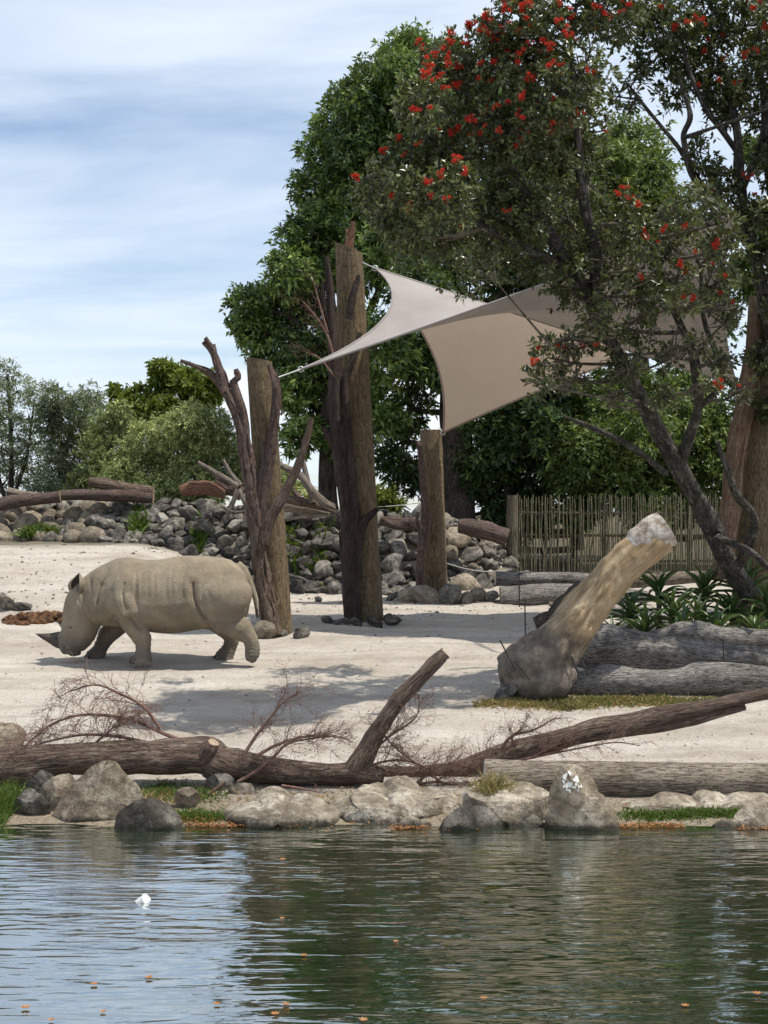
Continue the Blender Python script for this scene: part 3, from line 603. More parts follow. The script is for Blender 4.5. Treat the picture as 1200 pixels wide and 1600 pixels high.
snag('driftwood_snag','forked red brown branch leaning up the left post with bare tips spreading left','driftwood',27.65,[
 ([(428,992),(415,930),(404,870),(400,820)],[13,12,12,11],1),
 ([(404,860,.0),(398,800),(390,740),(383,700),(372,650),(352,612),(330,585),(305,572),(282,564)],[11,11,10.5,9.5,8,6.5,5,4,3]),
 ([(352,612),(343,580),(332,550),(318,534)],[8,7,5,3.5]),([(340,575),(330,545),(321,528)],[5,4,3]),([(338,570),(335,548),(333,538)],[4,3.5,3]),
 ([(385,690),(378,640),(366,600),(372,590),(368,577)],[8,7,5,4.5,4]),
 ([(398,820),(412,760),(424,700),(432,640),(430,600),(420,570)],[9.5,9.5,8.5,7,5.5,4]),
 ([(404,850),(412,790),(416,740),(412,690)],[8,8,6,4])],mats=['bark_red','log_brown'],seed=3,flutes=4,lump=.22)
snag('driftwood_snag','smooth pinkish branch rising right from a knot on the left post','driftwood',27.55,[
 ([(411,850),(420,815),(440,780),(462,735),(478,690),(487,653)],[8.5,9,8.5,7,6,4])],mat='log_brown',seed=4)
snag('driftwood_snag','shade darkened stringy trunk strapped along the left side of the tall post','driftwood',29.5,[
 ([(553,975),(548,900),(542,820),(535,750),(528,690),(524,620),(524,560)],[14,13.5,13,12,10.5,9.5,8]),
 ([(560,900),(556,820),(548,740),(545,680),(538,600),(552,560),(562,520)],[7,7,7.5,7,6.5,5.5,4]),
 ([(528,690),(523,600),(520,520),(516,450),(510,400)],[10,9,7,5,3]),([(520,520),(508,480),(505,440)],[5,4,3]),
 ([(552,870),(566,820),(590,795)],[7,6,4]),([(528,700),(514,680),(504,668)],[9,6,3]),([(545,500),(553,460),(560,430)],[6,5,3]),
 ([(546,760),(538,700),(528,640)],[6,7,4])],mat='bark_shaded',seed=5,flutes=5,lump=.25)
snag('driftwood_snag','reddish split branch poking above the top of the tall post','driftwood',30.35,[([(540,420),(545,385),(550,360),(552,346)],[8,7,5,3.5]),([(546,385),(543,365),(541,358)],[4,3,2])],mat='bark_rust',seed=6)
snag('driftwood_snag','thin red brown branch standing against the short round post','driftwood',33.55,[
 ([(658,938),(656,890),(660,840),(664,800),(660,750),(655,700),(651,690)],[7,7,6,5.5,5,4,3]),([(658,860),(668,830),(671,798)],[5,4,3.5]),([(659,850),(652,820),(652,800)],[3,2.5,2])],seed=7)
snag('driftwood_snag','pinkish peeling bark trunk strapped to the post at the right edge','driftwood',28.05,[
 ([(1128,905),(1136,840),(1142,760),(1152,680),(1166,610),(1176,540),(1182,490)],[16,15,14,13,12,9,6]),
 ([(1142,850),(1150,780),(1160,700),(1180,620)],[8,8,7,4])],mats=['bark_peel'],seed=8,flutes=5,lump=.2)

# ------------------------------------------------------------------ shade sails
def mat_sail(name,ca,cb,ct,tf):
    k=NT(name); o=k.coord('Object'); n=k.noise(o,1.4,4,0.6); f=k.noise(k.coord('Object',(60,60,60)),4,2,0.5)
    c=k.mix(k.rng(n,0.3,0.7,0,1),ca,cb); k.fin(c,0.85,k.bump(f,0.003,0.4),0.2)
    tr=k.node('ShaderNodeBsdfTranslucent'); tr.inputs[0].default_value=(*ct,1)
    mx=k.node('ShaderNodeMixShader'); mx.inputs[0].default_value=tf; k.L.new(k.b.outputs[0],mx.inputs[1]); k.L.new(tr.outputs[0],mx.inputs[2]); k.L.new(mx.outputs[0],k.out.inputs[0]); return k.m
M['sail']=mat_sail('grey_sail_fabric',(0.265,0.243,0.23),(0.325,0.297,0.282),(0.30,0.24,0.19),0.07)  # translucency cut so the underside looks shaded by trees
M['sail_lit']=mat_sail('lit_sail_fabric',(0.27,0.225,0.185),(0.33,0.28,0.235),(0.52,0.40,0.30),0.34)  # warmer copy of the sail fabric, its tone stands in for sun shining through
def sail(label, c, sag, ties, fab='sail', n=36):
    """c: four corners in order, hypar patch with hollow cut edges"""
    A,B,C,D=[np.array(q,float) for q in c]; cen=(A+B+C+D)/4
    u=np.linspace(0,1,n+1); U,W=np.meshgrid(u,u); 
    def edge(p,q,t,s): 
        e=p*(1-t)[...,None]+q*t[...,None]; m=(cen-(p+q)/2); return e+m*(s*4*t*(1-t))[...,None]
    eAB=edge(A,B,u,sag[0]); eDC=edge(D,C,u,sag[2]); eAD=edge(A,D,u,sag[3]); eBC=edge(B,C,u,sag[1])
    S=np.zeros((n+1,n+1,3))
    for i,w in enumerate(u):
        for j,v in enumerate(u):
            S[i,j]=(1-w)*eAB[j]+w*eDC[j]+(1-v)*eAD[i]+v*eBC[i]-((1-v)*(1-w)*A+v*(1-w)*B+v*w*C+(1-v)*w*D)
    root=empty('shade_sail',tuple(cen),label,'shade sail'); m1=n+1
    i=np.arange(n)[:,None]*m1; j=np.arange(n)[None,:]; Q=np.stack([i+j,i+j+1,i+m1+j+1,i+m1+j],-1).reshape(-1,4)
    mb=MB(); mb.add(S.reshape(-1,3),Q); mb.build('fabric',M[fab],root)
    for e in (eAB,eBC,eDC,eAD):
        mb=MB(); tube(mb,e[::2],[0.022]*len(e[::2]),6,1); mb.build('hem',M[fab],root)
    for p,q in ties:
        mb=MB(); th=np.linspace(0,2*np.pi,13); tube(mb,[np.array(p)+.05*np.array([math.cos(a),0,math.sin(a)]) for a in th],[.012]*13,5,1,cap=False); mb.build('corner_ring',M['cable'],root)
        mb=MB(); tube(mb,[p,(np.array(p)+np.array(q))/2,q],[.018,.012,.018],6,2); mb.build('tie_rod',M['cable'],root)
    return root
P1c=at(586,419,30.2); P1p=at(566,410,29.9); P2c=at(470,577,28.2); P2p=at(428,592,28.0)
S3=at(1146,332,26.0); S4=at(1152,604,31.0)
sail('large grey shade sail stretched between the tall post and the left post',[P1c,P2c,S3,S4],(0.24,0.10,0.06,0.07),[(P1c,P1p),(P2c,P2p),(S4,at(1182,598,28.9))])
B1=at(640,492,32.6); B2=at(692,676,33.8); B3=at(985,556,33.2); B4=at(905,470,32.0)
sail('sunlit toned beige shade sail drooping to the short round post underneath the larger sail',[B1,B2,B3,B4],(0.14,0.05,0.05,0.05),[(B2,at(686,668,33.95))],'sail_lit')

# ------------------------------------------------------------------ stick fence
def fence():
    d=38.0; b=at(800,895,d); root=empty('stick_fence',(b[0]+2.5,d,float(gz(b[0],d))),'upright stick fence with dark rails behind the cut logs','fence')
    rs=np.random.default_rng(11); zb=at(0,893,d)[2]-0.05; zt=at(0,775,d)[2]
    mb=MB(); x=b[0]; tube(mb,[(x,d-.05,zb-.5),(x,d-.05,zt-.6),(x,d-.05,zt+.02)],[.155,.15,.145],14,4,.06,rs,mcap=1); mb.build('post',[M['rail'],M['cut_dark']],root)
    for px in (945,1078):
        x=at(px,0,d)[0]; mb=MB(); tube(mb,[(x,d+.08,zb-.5),(x,d+.08,zt-.2)],[.06,.055],8,3,.05,rs); mb.build('post',M['rail'],root)
    x0=b[0]+.13; x1=at(1215,0,d)[0]
    for z in (zt-.42,zb+.95,zb+.32):
        mb=MB(); tube(mb,[(x0-.1,d+.05,z+.01),((x0+x1)/2,d+.05,z-.02),(x1,d+.05,z)],[.035]*3,7,4,.08,rs); mb.build('rail',M['rail'],root)
    variants=[]
    for k in range(8):
        mb=MB(); h=zt-zb; P=[(rs.normal()*.012,rs.normal()*.006,h*t) for t in (-.1,.25,.5,.75,1.0)]; tube(mb,P,[.020,.0195,.0185,.0175,.013],6,2,.08,rs)
        V=np.concatenate(mb.V); me=np_mesh('stick',V,np.concatenate(mb.Q),np.concatenate(mb.T),[M['stick']],True,None,np.concatenate(mb.UV)); variants.append(me)
    x=x0; i=0
    while x<x1:
        o=link('stick',variants[rs.integers(0,8)],root,np.array([x,d-.005+rs.normal()*.008,zb])-np.array(root.location)); o.scale=(0.75+.5*rs.random(),1,0.96+.08*rs.random()); o.rotation_euler=(0,rs.normal()*.012,rs.random()*6.28)
        x+=0.046+.02*rs.random()+(0.05 if rs.random()<.08 else 0)
fence()
# pale rails and boards of the yard beyond the stick fence
def yard():
    d=41.5; rs=np.random.default_rng(12); c=at(880,870,d); z0=float(gz(c[0],d)); root=empty('rail_fence',(c[0],d,z0),'pale horizontal rails seen through the stick fence','fence')
    for py,px0,px1,r in ((832,808,905,.13),(858,808,900,.09),(880,808,905,.13)):
        mb=MB(); tube(mb,[at(px0,py,d),at((px0+px1)/2,py+2,d),at(px1,py,d)],[r]*3,10,3,.05,rs,mcap=1); mb.build('rail',[M['log_pale'],M['cut_pale']],root)
    for px in (812,852,898):
        p=at(px,0,d); mb=MB(); tube(mb,[(p[0],d+.2,z0-.2),(p[0],d+.2,z0+1.6)],[.09,.09],10,3,.04,rs); mb.build('post',M['cable'] if px==852 else M['rail'],root)
yard()

# ------------------------------------------------------------------ lying logs of the enclosure
snag('log','slim grey log lying on top of another below the stick fence','log',33.6,[([(774,903),(830,905),(900,905),(950,908),(1010,908)],[11,11.5,11,11,10])],'log_grey',20,12,.06,capm='cut_pale')
snag('log','thick grey cut log at the bottom below the stick fence','log',33.2,[([(782,936),(830,933),(880,932),(960,935),(1010,938)],[20,20,19,18,16])],'log_grey',21,14,.06,capm='cut_brown')
snag('log','pale bleached log half hidden behind the aloe plants','log',30.5,[([(895,940),(960,912),(1040,905),(1110,900)],[10,11,10,9])],'log_pale',22,10,.06,capm='cut_pale')
snag('log','short dark burnt chunk lying behind the leaning stump','log',24.2,[([(836,975),(856,968),(880,958)],[11,13,12])],'trunk',23,10,.12,capm='cut_dark')
snag('log','dark rough log standing close behind the leaning stump','log',24.4,[([(868,962),(890,935),(912,915)],[13,14,13])],'trunk',24,10,.15,capm='cut_dark')
snag('log','thin whitish stick on the sand by the grey cut log','stick',32.0,[([(858,944),(890,947),(925,950)],[4,4,3])],'log_pale',25,7,.1)
snag('log','long tapering grey driftwood log running right from behind the stump','log',23.6,[([(898,1012),(930,1015),(990,1018),(1060,1024),(1130,1030),(1260,1040)],[26,34,32,28,22,16])],'log_grey',26,16,.10,flutes=5)
snag('log','smooth silvery log with a hump in front of the aloes','log',25.2,[([(1010,996),(1045,992),(1085,990),(1130,996),(1190,1000),(1270,1004)],[7,14,21,17,17,16])],'log_grey',27,14,.08)
snag('log','low pale log lying nearest in front of the leaning stump','log',22.5,[([(860,1072),(900,1070),(955,1064),(1010,1068),(1070,1066),(1130,1060),(1260,1066)],[14,19,24,22,22,24,18])],'log_grey',28,16,.09,capm='cut_brown')
def fuse(mb,voxel,it):
    me=bpy.data.meshes.new('tmp'); V=np.concatenate(mb.V); me.from_pydata([tuple(v) for v in V],[],[tuple(int(i) for i in q) for q in np.concatenate(mb.Q)]+([tuple(int(i) for i in t) for t in np.concatenate(mb.T)] if mb.T else []))
    bm=bmesh.new(); bm.from_mesh(me); bmesh.ops.remove_doubles(bm,verts=bm.verts,dist=1e-5); bmesh.ops.recalc_face_normals(bm,faces=bm.faces); bm.to_mesh(me); bm.free()
    tmp=bpy.data.objects.new('tmp',me); col.objects.link(tmp); r=tmp.modifiers.new('r','REMESH'); r.mode='VOXEL'; r.voxel_size=voxel; sm=tmp.modifiers.new('s','SMOOTH'); sm.iterations=it
    dg=bpy.context.evaluated_depsgraph_get(); m2=bpy.data.meshes.new_from_object(tmp.evaluated_get(dg)); bpy.data.objects.remove(tmp); return m2
def mat_stump():
    k=NT('stump_wood'); ax=k.attr('along'); o=k.coord('Object'); 
    mp=k.node('ShaderNodeMapping'); tc=k.node('ShaderNodeTexCoord'); k.L.new(tc.outputs['Object'],mp.inputs[0]); mp.inputs['Rotation'].default_value=(0,math.radians(46),0); m2=k.node('ShaderNodeMapping'); k.L.new(mp.outputs[0],m2.inputs[0]); m2.inputs['Scale'].default_value=(1,6,6)
    g=k.noise(m2.outputs[0],1.6,6,0.65,0.5); n=k.noise(o,3.2,5,0.6); f=k.noise(o,16,5,0.7)
    wood=k.ramp(g,[(0.36,(0.19,0.132,0.072)),(0.5,(0.31,0.225,0.13)),(0.64,(0.41,0.335,0.225))]); wood=k.mix(k.rng(n,0.5,0.72,0,0.6),wood,(0.25,0.19,0.13))
    grey=k.ramp(n,[(0.36,(0.07,0.055,0.043)),(0.5,(0.135,0.111,0.088)),(0.64,(0.205,0.174,0.142))]); grey=k.mix(k.rng(f,0.48,0.62,0,0.6),grey,(0.075,0.062,0.052))
    c=k.mix(k.rng(k.math('ADD',ax,k.math('MULTIPLY',k.rng(n,0.3,0.7,-1,1),0.10)),0.20,0.36,0,1),grey,wood); c=k.mix(k.rng(k.noise(o,4,4,0.7),0.66,0.74,0,0.6),c,(0.16,0.11,0.06))
    h=k.math('ADD',g,k.math('ADD',n,k.math('MULTIPLY',f,0.4))); return k.fin(c,0.8,k.bump(h,0.03,0.8),0.25)
def stump():
    d=22.4; rs=np.random.default_rng(31); b=at(840,1090,d); z=float(gz(b[0],d)); root=empty('leaning_stump',(b[0],d,z),'huge ochre stump leaning right with a whitish sawn end','stump')
    mb=MB(); W=P3([(835,1050),(858,1025),(885,992),(915,952),(950,910),(990,870),(1020,845),(1036,834)],d); tube(mb,W,[pm(r,d) for r in (44,44,39,34,31,31,32,31)],26,6,.05,rs,True)
    for pts,rad in (([(786,1048),(800,1046),(825,1042),(850,1032),(870,1018)],(20,37,44,46,42)),([(795,1072,-.15),(825,1072,-.2),(860,1066,-.2),(885,1050,-.1)],(16,26,30,22)),([(850,1040,.2),(880,1062,.2),(905,1085,.15)],(40,30,14)),([(815,1035,.25),(805,1075,.3)],(40,26))):
        tube(mb,[at(p[0],p[1],d+(p[2] if len(p)>2 else 0)) for p in pts],[pm(r,d) for r in rad],20,5,.06,rs,True,cap_push=.4)
    me=fuse(mb,.022,9); n=len(me.vertices); V=np.zeros(n*3,np.float32); me.vertices.foreach_get('co',V); V=V.reshape(-1,3); A0=at(830,1050,d); A1=at(1036,834,d); t=((V-A0)@(A1-A0))/((A1-A0)@(A1-A0))
    Nn=np.zeros(n*3,np.float32); me.vertex_normals.foreach_get('vector',Nn); Nn=Nn.reshape(-1,3); q=np.array([mnoise.noise(Vector(v)*3.0)*.03+mnoise.noise(Vector(v)*8.0)*.014 for v in V.astype(float)]); V=V+Nn*q[:,None]
    me.vertices.foreach_set('co',(V-np.array(root.location)).astype(np.float32).ravel()); at_=me.attributes.new('along','FLOAT','POINT'); at_.data.foreach_set('value',np.clip(t,0,1).astype(np.float32)); me.polygons.foreach_set('use_smooth',np.ones(len(me.polygons),bool)); me.materials.clear(); me.materials.append(mat_stump()); me.update(); link('trunk',me,root)
    k=NT('bleached_wood'); o=k.coord('Object'); n1=k.noise(o,5,6,0.7); k.fin(k.ramp(n1,[(0.38,(0.16,0.12,0.09)),(0.5,(0.34,0.30,0.265)),(0.62,(0.52,0.48,0.44))]),.9,k.bump(n1,.03,.8)) 
    mb=MB(); W=P3([(985,872),(1000,860),(1020,843),(1043,828)],d); W=[w+np.array([-.012,0,.028]) for w in W]; tube(mb,W,[pm(r,d) for r in (24,29,31.5,30)],26,6,.06,rs,True,0,1); mb.build('sawn_end',[k.m,M['cut_pale']],root)
stump()
lone_rock(790,1078,22.1,44,RM_dark[2],'black rock wedged under the foot of the leaning stump',seed=70,flat=.7)
# logs lying on the left bank
snag('log','bleached reddish log furthest left on top of the boulder bank','log',37.9,[([(-40,800),(10,786),(50,781),(95,776)],[9,9.5,9.5,9])],'bark_red',40,10,.10)
snag('log','pale greenish log end behind the reddish log on the boulder bank','log',38.4,[([(12,768),(40,774),(80,778)],[7,7,6])],'log_pale',41,10,.06,capm='cut_pale')
snag('log','lower purple brown log stacked on the boulder bank','log',38.0,[([(95,774),(140,773),(200,775),(240,778)],[8,9,10,9])],'bark_red',42,12,.08)
snag('log','upper purple grey log stacked on another on the boulder bank','log',38.1,[([(140,753),(165,757),(195,764),(240,770)],[8,10,11,10])],'log_brown',43,12,.10)
snag('log','split rusty log at the left end of the rock crest behind the left post','log',36.6,[([(283,768),(305,762),(330,766),(352,772)],[9,12,11,8])],'bark_rust',44,10,.2)
snag('log','broken red brown log end on the rock crest close to the left post','log',36.7,[([(336,758),(355,762),(378,772)],[11,12,10])],'bark_red',45,10,.2)
snag('dead_branch','pale stick slanting from the rock crest towards the olive shrub','branch',36.4,[([(309,722),(335,738),(372,760)],[3,4.5,5])],'drift',46,7,.1)
snag('dead_branch','short grey stick leaning against the slanting pale stick','branch',36.6,[([(348,718),(360,740),(376,758)],[3,4,4])],'drift',47,7,.1)
snag('dead_branch','grey root hanging down the rocks behind the left post','branch',35.8,[([(372,765),(362,790),(352,812)],[5,4,3]),([(372,765),(384,790),(381,815)],[4,3,2]),([(345,790),(365,800),(385,798)],[2.5,3,2.5])],'drift',48,6,.15)
snag('dead_branch','bent bare branch reaching up between the left and tall posts','branch',34.6,[([(416,712),(440,728),(466,740),(486,765),(505,785),(528,797)],[4,5,6,6.5,7,6])],'drift',49,7,.1)
snag('dead_branch','straight grey branch crossing behind the bent bare branch','branch',34.9,[([(472,715),(480,750),(490,785)],[3.5,5,5.5])],'drift',50,7,.1)
snag('dead_branch','long dark pole lying on the rocks behind the tall post','branch',35.0,[([(446,780),(480,786),(525,796)],[7,7,7])],'log_brown',51,8,.1)
snag('dead_branch','bleached log under the dark pole between the posts','branch',35.5,[([(440,790),(475,795),(515,803)],[9,9,6])],'log_pale',52,9,.1)
snag('dead_branch','thin pale stick lowest on the rocks between the posts','branch',35.0,[([(446,812),(480,807),(514,804)],[2.5,3,3])],'log_pale',53,6,.1)
snag('dead_branch','short broken stick poking up beside the long dark pole','branch',35.1,[([(458,766),(470,782)],[4.5,5])],'log_brown',54,7,.1)
snag('log','red brown bark slab lying on the rocks between tall and short posts','log',36.0,[([(594,812),(620,818),(655,818),(668,815)],[7,10,9,5])],'bark_red',55,10,.2)
def hollow():
    d=36.2; rs=np.random.default_rng(61); mb=MB(); W=P3([(716,822),(735,824),(765,831),(792,840)],d); R=[pm(r,d) for r in (10,14,15,14)]
    tube(mb,W,R,20,5,.06,rs,False,0); tube(mb,[w+np.array([.002,-.002,0]) for w in W[::-1]],[r*.72 for r in R[::-1]],20,5,.04,rs,True,1,1)
    T=np.array(W[-1])-np.array(W[-2]); T/=np.linalg.norm(T); n=np.array([0,0,1.])-T*T[2]; n/=np.linalg.norm(n); b=np.cross(T,n); th=np.linspace(0,2*np.pi,20,endpoint=False)
    o=np.array([W[-1]+R[-1]*(np.cos(q)*n+np.sin(q)*b) for q in th]); i_=np.array([W[-1]+R[-1]*.72*(np.cos(q)*n+np.sin(q)*b) for q in th]); mb.add(np.vstack([o,i_]),[(k,(k+1)%20,20+(k+1)%20,20+k) for k in range(20)],m=2)
    c=W[1]; tag(mb.build('hollow_log',[M['bark_red'],M['cut_dark'],M['log_brown']],loc=tuple(c)),'short hollow red brown log on the rubble beside the fence post','log')
hollow()
# thin steel stakes and wires of the electric line
def stake(label,p0,p1,d,r=.011):
    a=at(*p0,d); b=at(*p1,d); mb=MB(); tube(mb,[a,(a+b)/2,b],[r]*3,6,2); tag(mb.build('steel_stake',M['steel'],loc=tuple(a)),label,'stake')
stake('thin dark stake upright on the sand in front of the leaning stump',(821,1000),(820,935),23.0)
stake('thin dark stake crossing the two stacked grey logs',(812,960),(811,895),32.6,.016)
stake('thin dark stake stuck slanting into the top of the stump root',(806,1048),(781,1000),21.8)
stake('thin dark rod lying slanted across the front of the stump root',(828,1062),(803,1032),21.7)
stake('short grey peg right of the stump root leaning left',(908,1064),(893,1026),22.0,.012)
stake('second short grey peg right of the stump root leaning right',(920,1056),(907,1027),22.1,.012)
stake('thin dark stake standing behind the low pale log at right',(1131,1045),(1130,1000),22.9)
stake('short dark stake behind the dark burnt chunk',(877,975),(877,935),25.0)
def wire(label,pts,d,r=.006):
    mb=MB(); tube(mb,[at(p[0],p[1],p[2] if len(p)>2 else d) for p in pts],[r]*len(pts),5,4); c=at(pts[0][0],pts[0][1],pts[0][2] if len(pts[0])>2 else d); tag(mb.build('fence_wire',M['cable'],loc=tuple(c)),label,'wire')
wire('pale wire strung from the short round post towards the fence',[(697,880,33.8),(730,889,34.5),(762,893,35.5),(800,890,37.5)],34,.010)
wire('thin dark cable hanging between the tall post and the short post',[(590,792,30.2),(620,790,31.5),(655,786,33.7)],32,.008)
# ------------------------------------------------------------------ trees
def unit(v): return v/(np.linalg.norm(v,axis=-1,keepdims=True)+1e-9)
def leaves_mesh(name, pos, nrm, tint, L, W, per, mat, rs, tilt=(0.5,1.35), droop=0.15, fold=0.25):
    """rosettes of leaves: pos,nrm Nx3"""
    n=len(pos); N0=np.repeat(pos,per,0); n_=unit(np.repeat(nrm,per,0)); m=n*per
    h=np.where(np.abs(n_[:,2:3])<0.9,np.array([[0,0,1.]]),np.array([[1.,0,0]])); t=unit(np.cross(n_,h)); b=np.cross(n_,t)
    ph=np.tile(np.arange(per)*2.39996,n)+np.repeat(rs.random(n)*6.28,per)+rs.normal(size=m)*.25; th=tilt[0]+(tilt[1]-tilt[0])*rs.random(m)
    l=unit(n_*np.cos(th)[:,None]+(t*np.cos(ph)[:,None]+b*np.sin(ph)[:,None])*np.sin(th)[:,None]); s=unit(np.cross(l,n_+rs.normal(size=(m,3))*.25)); up=np.cross(s,l)
    len_=L*(0.65+0.7*rs.random(m))[:,None]; w=W*(0.7+0.6*rs.random(m))[:,None]*0.5; dz=np.array([[0,0,-1.]])
    p0=N0+l*len_*0.08+rs.normal(size=(m,3))*L*.25; p2=p0+l*len_+dz*droop*len_; mid=p0+l*len_*0.5+up*fold*w
    V=np.stack([p0,mid+s*w,p2,mid-s*w],1).reshape(-1,3); k=np.arange(m)[:,None]*4; Q=k+np.array([[0,1,2,3]])
    tt=np.clip(np.repeat(tint,per)+rs.normal(size=m)*.22,0,1); return V,Q,np.repeat(tt,4)
def blob_points(blobs, dens, rs, gap=0.35, up_bias=0.25, inner=0.2, gapf=1.1):
    P=[];N=[];B=[]
    for i,(c,r) in enumerate(blobs):
        c=np.array(c); r=np.array(r)*np.ones(3); A=4*np.pi*((r[0]*r[1])**1.6+(r[0]*r[2])**1.6+(r[1]*r[2])**1.6)**(1/1.6)/3**(1/1.6)
        n=int(dens*A); d=unit(rs.normal(size=(n,3))); lump=1+0.16*np.sin(d[:,0]*5+i)*np.cos(d[:,2]*6+i*2)+0.10*np.sin(d[:,1]*11+d[:,2]*9+i)
        rad=np.where(rs.random(n)<inner,0.35+0.5*rs.random(n),0.88+0.17*rs.normal(size=n))*lump
        p=c+d*r*rad[:,None]; g=snoise(p[:,0]+p[:,2]*1.7,p[:,1]+p[:,2]*1.1,gapf,i*.7)
        keep=g>-1+gap*1.6; P.append(p[keep]); N.append(unit(d/r*np.mean(r)+np.array([0,0,up_bias])+rs.normal(size=d.shape)*.3)[keep]); B.append(np.full(keep.sum(),rs.normal()*.12))
    return np.concatenate(P),np.concatenate(N),np.concatenate(B)
def add_branches(mb, stems, blobs, rs, twigs=5, m=0, rmax=.11):
    pts=np.concatenate([spline(np.column_stack([np.array(s[0]),np.array(s[1])]),6) for s in stems])
    for c,r in blobs:
        c=np.array(c); r=np.array(r)*np.ones(3)
        cand=pts[(pts[:,2]<c[2]+.3*r[2])]; cand=cand if len(cand) else pts
        q=cand[np.argmin(np.linalg.norm(cand[:,:3]-c+np.array([0,0,.35*np.mean(r)]),axis=1)+0.15*rs.random(len(cand)))]; a=q[:3]; r0=min(q[3]*.6,rmax)+.008
        v=c-a; mid=a+v*.5+np.array([rs.normal()*.12,rs.normal()*.12,-.05])*np.linalg.norm(v)*.5
        tube(mb,[a,mid,c],[r0,r0*.7,r0*.4],6,4,.1,rs,False,m)
        for k in range(twigs):
            d=unit(rs.normal(size=3)+np.array([0,0,.3])); e=c+d*r*.9; st=a*.25+c*.75 if k%2 else mid*.4+c*.6
            tube(mb,[st,(st+e)/2+rs.normal(size=3)*.12,e],[r0*.38,r0*.24,.008],4,3,.05,rs,False,m)
def tree(name,label,cat,base,stems,blobs,leafm,barkm='trunk',dens=60,per=9,L=.16,W=.06,seed=0,gap=.35,group=None,twigs=5,tilt=(0.5,1.35),droop=.15,inner=.2,up=.25,gapf=1.1,tint0=.45,root=None):
    rs=np.random.default_rng(seed)
    if root is None: root=empty(name,tuple(base),label,cat,group)
    mb=MB()
    for s in stems: tube(mb,s[0],s[1],14,7,.22 if barkm=='trunk_lichen' else .10,rs,True)
    add_branches(mb,stems,blobs,rs,twigs); mb.build('trunk',M[barkm],root)
    P,N,B=blob_points(blobs,dens,rs,gap,up,inner,gapf); tint=np.clip(tint0+B+rs.normal(size=len(P))*.13,0,1)
    V,Q,T=leaves_mesh('crown',P,N,tint,L,W,per,None,rs,tilt,droop)
    me=np_mesh('crown',V-np.array(root.location),Q,mats=[M[leafm]],smooth=False,attrs={'tint':T}); link('crown',me,root)
    return root,P,N
def bl(lst, d, dj=0.0, seed=0, flat=1.0):    # blobs from (px,py,r px[,depth offset])
    rs=np.random.default_rng(seed); out=[]
    for b in lst:
        dd=d+(b[3] if len(b)>3 else rs.normal()*dj); r=pm(b[2],dd); out.append((at(b[0],b[1],dd),(r,r*1.05,r*flat)))
    return out
def stem(pts,rad,d):
    return ([at(p[0],p[1],p[2] if len(p)>2 else d) for p in pts],[pm(r,d) for r in rad])
def gbase(px,d):
    x=(px-600)/F*d; return (x,d,float(gz(x,d)))

# big dark evergreen whose rounded crown meets the sky
d=42.0
tree('evergreen_tree','tall dark evergreen with a lobed crown standing behind the tall post','tree',gbase(512,d),[stem([(512,835),(511,740),(512,650),(525,560),(540,450),(555,330),(565,220)],[17,14,13,11,9,6,3],d),stem([(512,640),(490,560),(460,500),(410,485)],[8,6,4,2],d),stem([(520,600),(560,520),(600,430),(620,320)],[8,6,5,3],d)],
 bl([(392,488,38),(425,470,36),(402,520,30),(455,420,38),(470,470,40),(440,545,42),(485,372,44),(500,420,45),(498,300,40),(520,345,50),(505,250,38),(530,205,42),(555,170,44),(590,140,48),(560,250,52),(610,200,55),(600,300,58),(560,400,52),(620,390,55),(530,540,46),(480,570,44),(455,610,36),(500,640,40),(560,590,42),(600,540,50),(590,640,40),(545,690,34),(470,680,32),(635,90,40),(665,110,50),(650,170,50),(625,120,34)],d,.9,1),
 'leaf_dark',dens=60,per=9,L=.19,W=.07,seed=101,gap=.52,gapf=2.2,tint0=.52)
d=41.0
tree('evergreen_tree','broad deep green evergreen on a thick dark trunk right of the short post','tree',gbase(716,d),[stem([(716,840),(714,740),(712,660),(705,560),(700,450),(720,330),(740,220)],[30,26,23,19,14,9,5],d),stem([(708,600),(665,520),(655,430),(650,350)],[11,9,8,4],d),stem([(706,560),(760,480),(820,420),(860,330)],[11,9,7,4],d)],
 bl([(690,250,55),(660,320,52),(700,400,60),(650,450,50),(720,500,55),(765,300,60),(790,400,60),(830,250,60),(800,180,60),(880,330,60),(850,450,60),(740,150,60),(650,560,42),(690,560,45),(640,640,36),(620,720,30),(650,745,26),(770,560,50),(820,540,50),(900,500,60),(610,680,30)],d,.9,2),
 'leaf_deep',dens=50,per=9,L=.19,W=.07,seed=102,gap=.50,gapf=1.9,tint0=.45)
d=45.0
tree('broadleaf_tree','lighter green rounded tree showing behind the flowering trees at upper right','tree',gbase(1010,d),[stem([(1010,850),(1008,700),(1000,550),(990,420),(985,300)],[18,15,12,9,5],d),stem([(1004,560),(1060,470),(1090,400)],[9,6,4],d)],
 bl([(985,235,48),(950,265,42),(1015,280,45),(960,330,52),(1030,340,45),(1005,400,55),(1065,390,48),(1095,440,45),(930,400,55),(940,470,55),(1040,480,55),(900,290,45),(1110,500,40),(1170,430,35),(1190,350,35),(1180,240,25),(1120,360,30)],d,.7,3),
 'leaf_mid',dens=48,per=9,L=.18,W=.075,seed=103,gap=.36,gapf=1.3,tint0=.45)
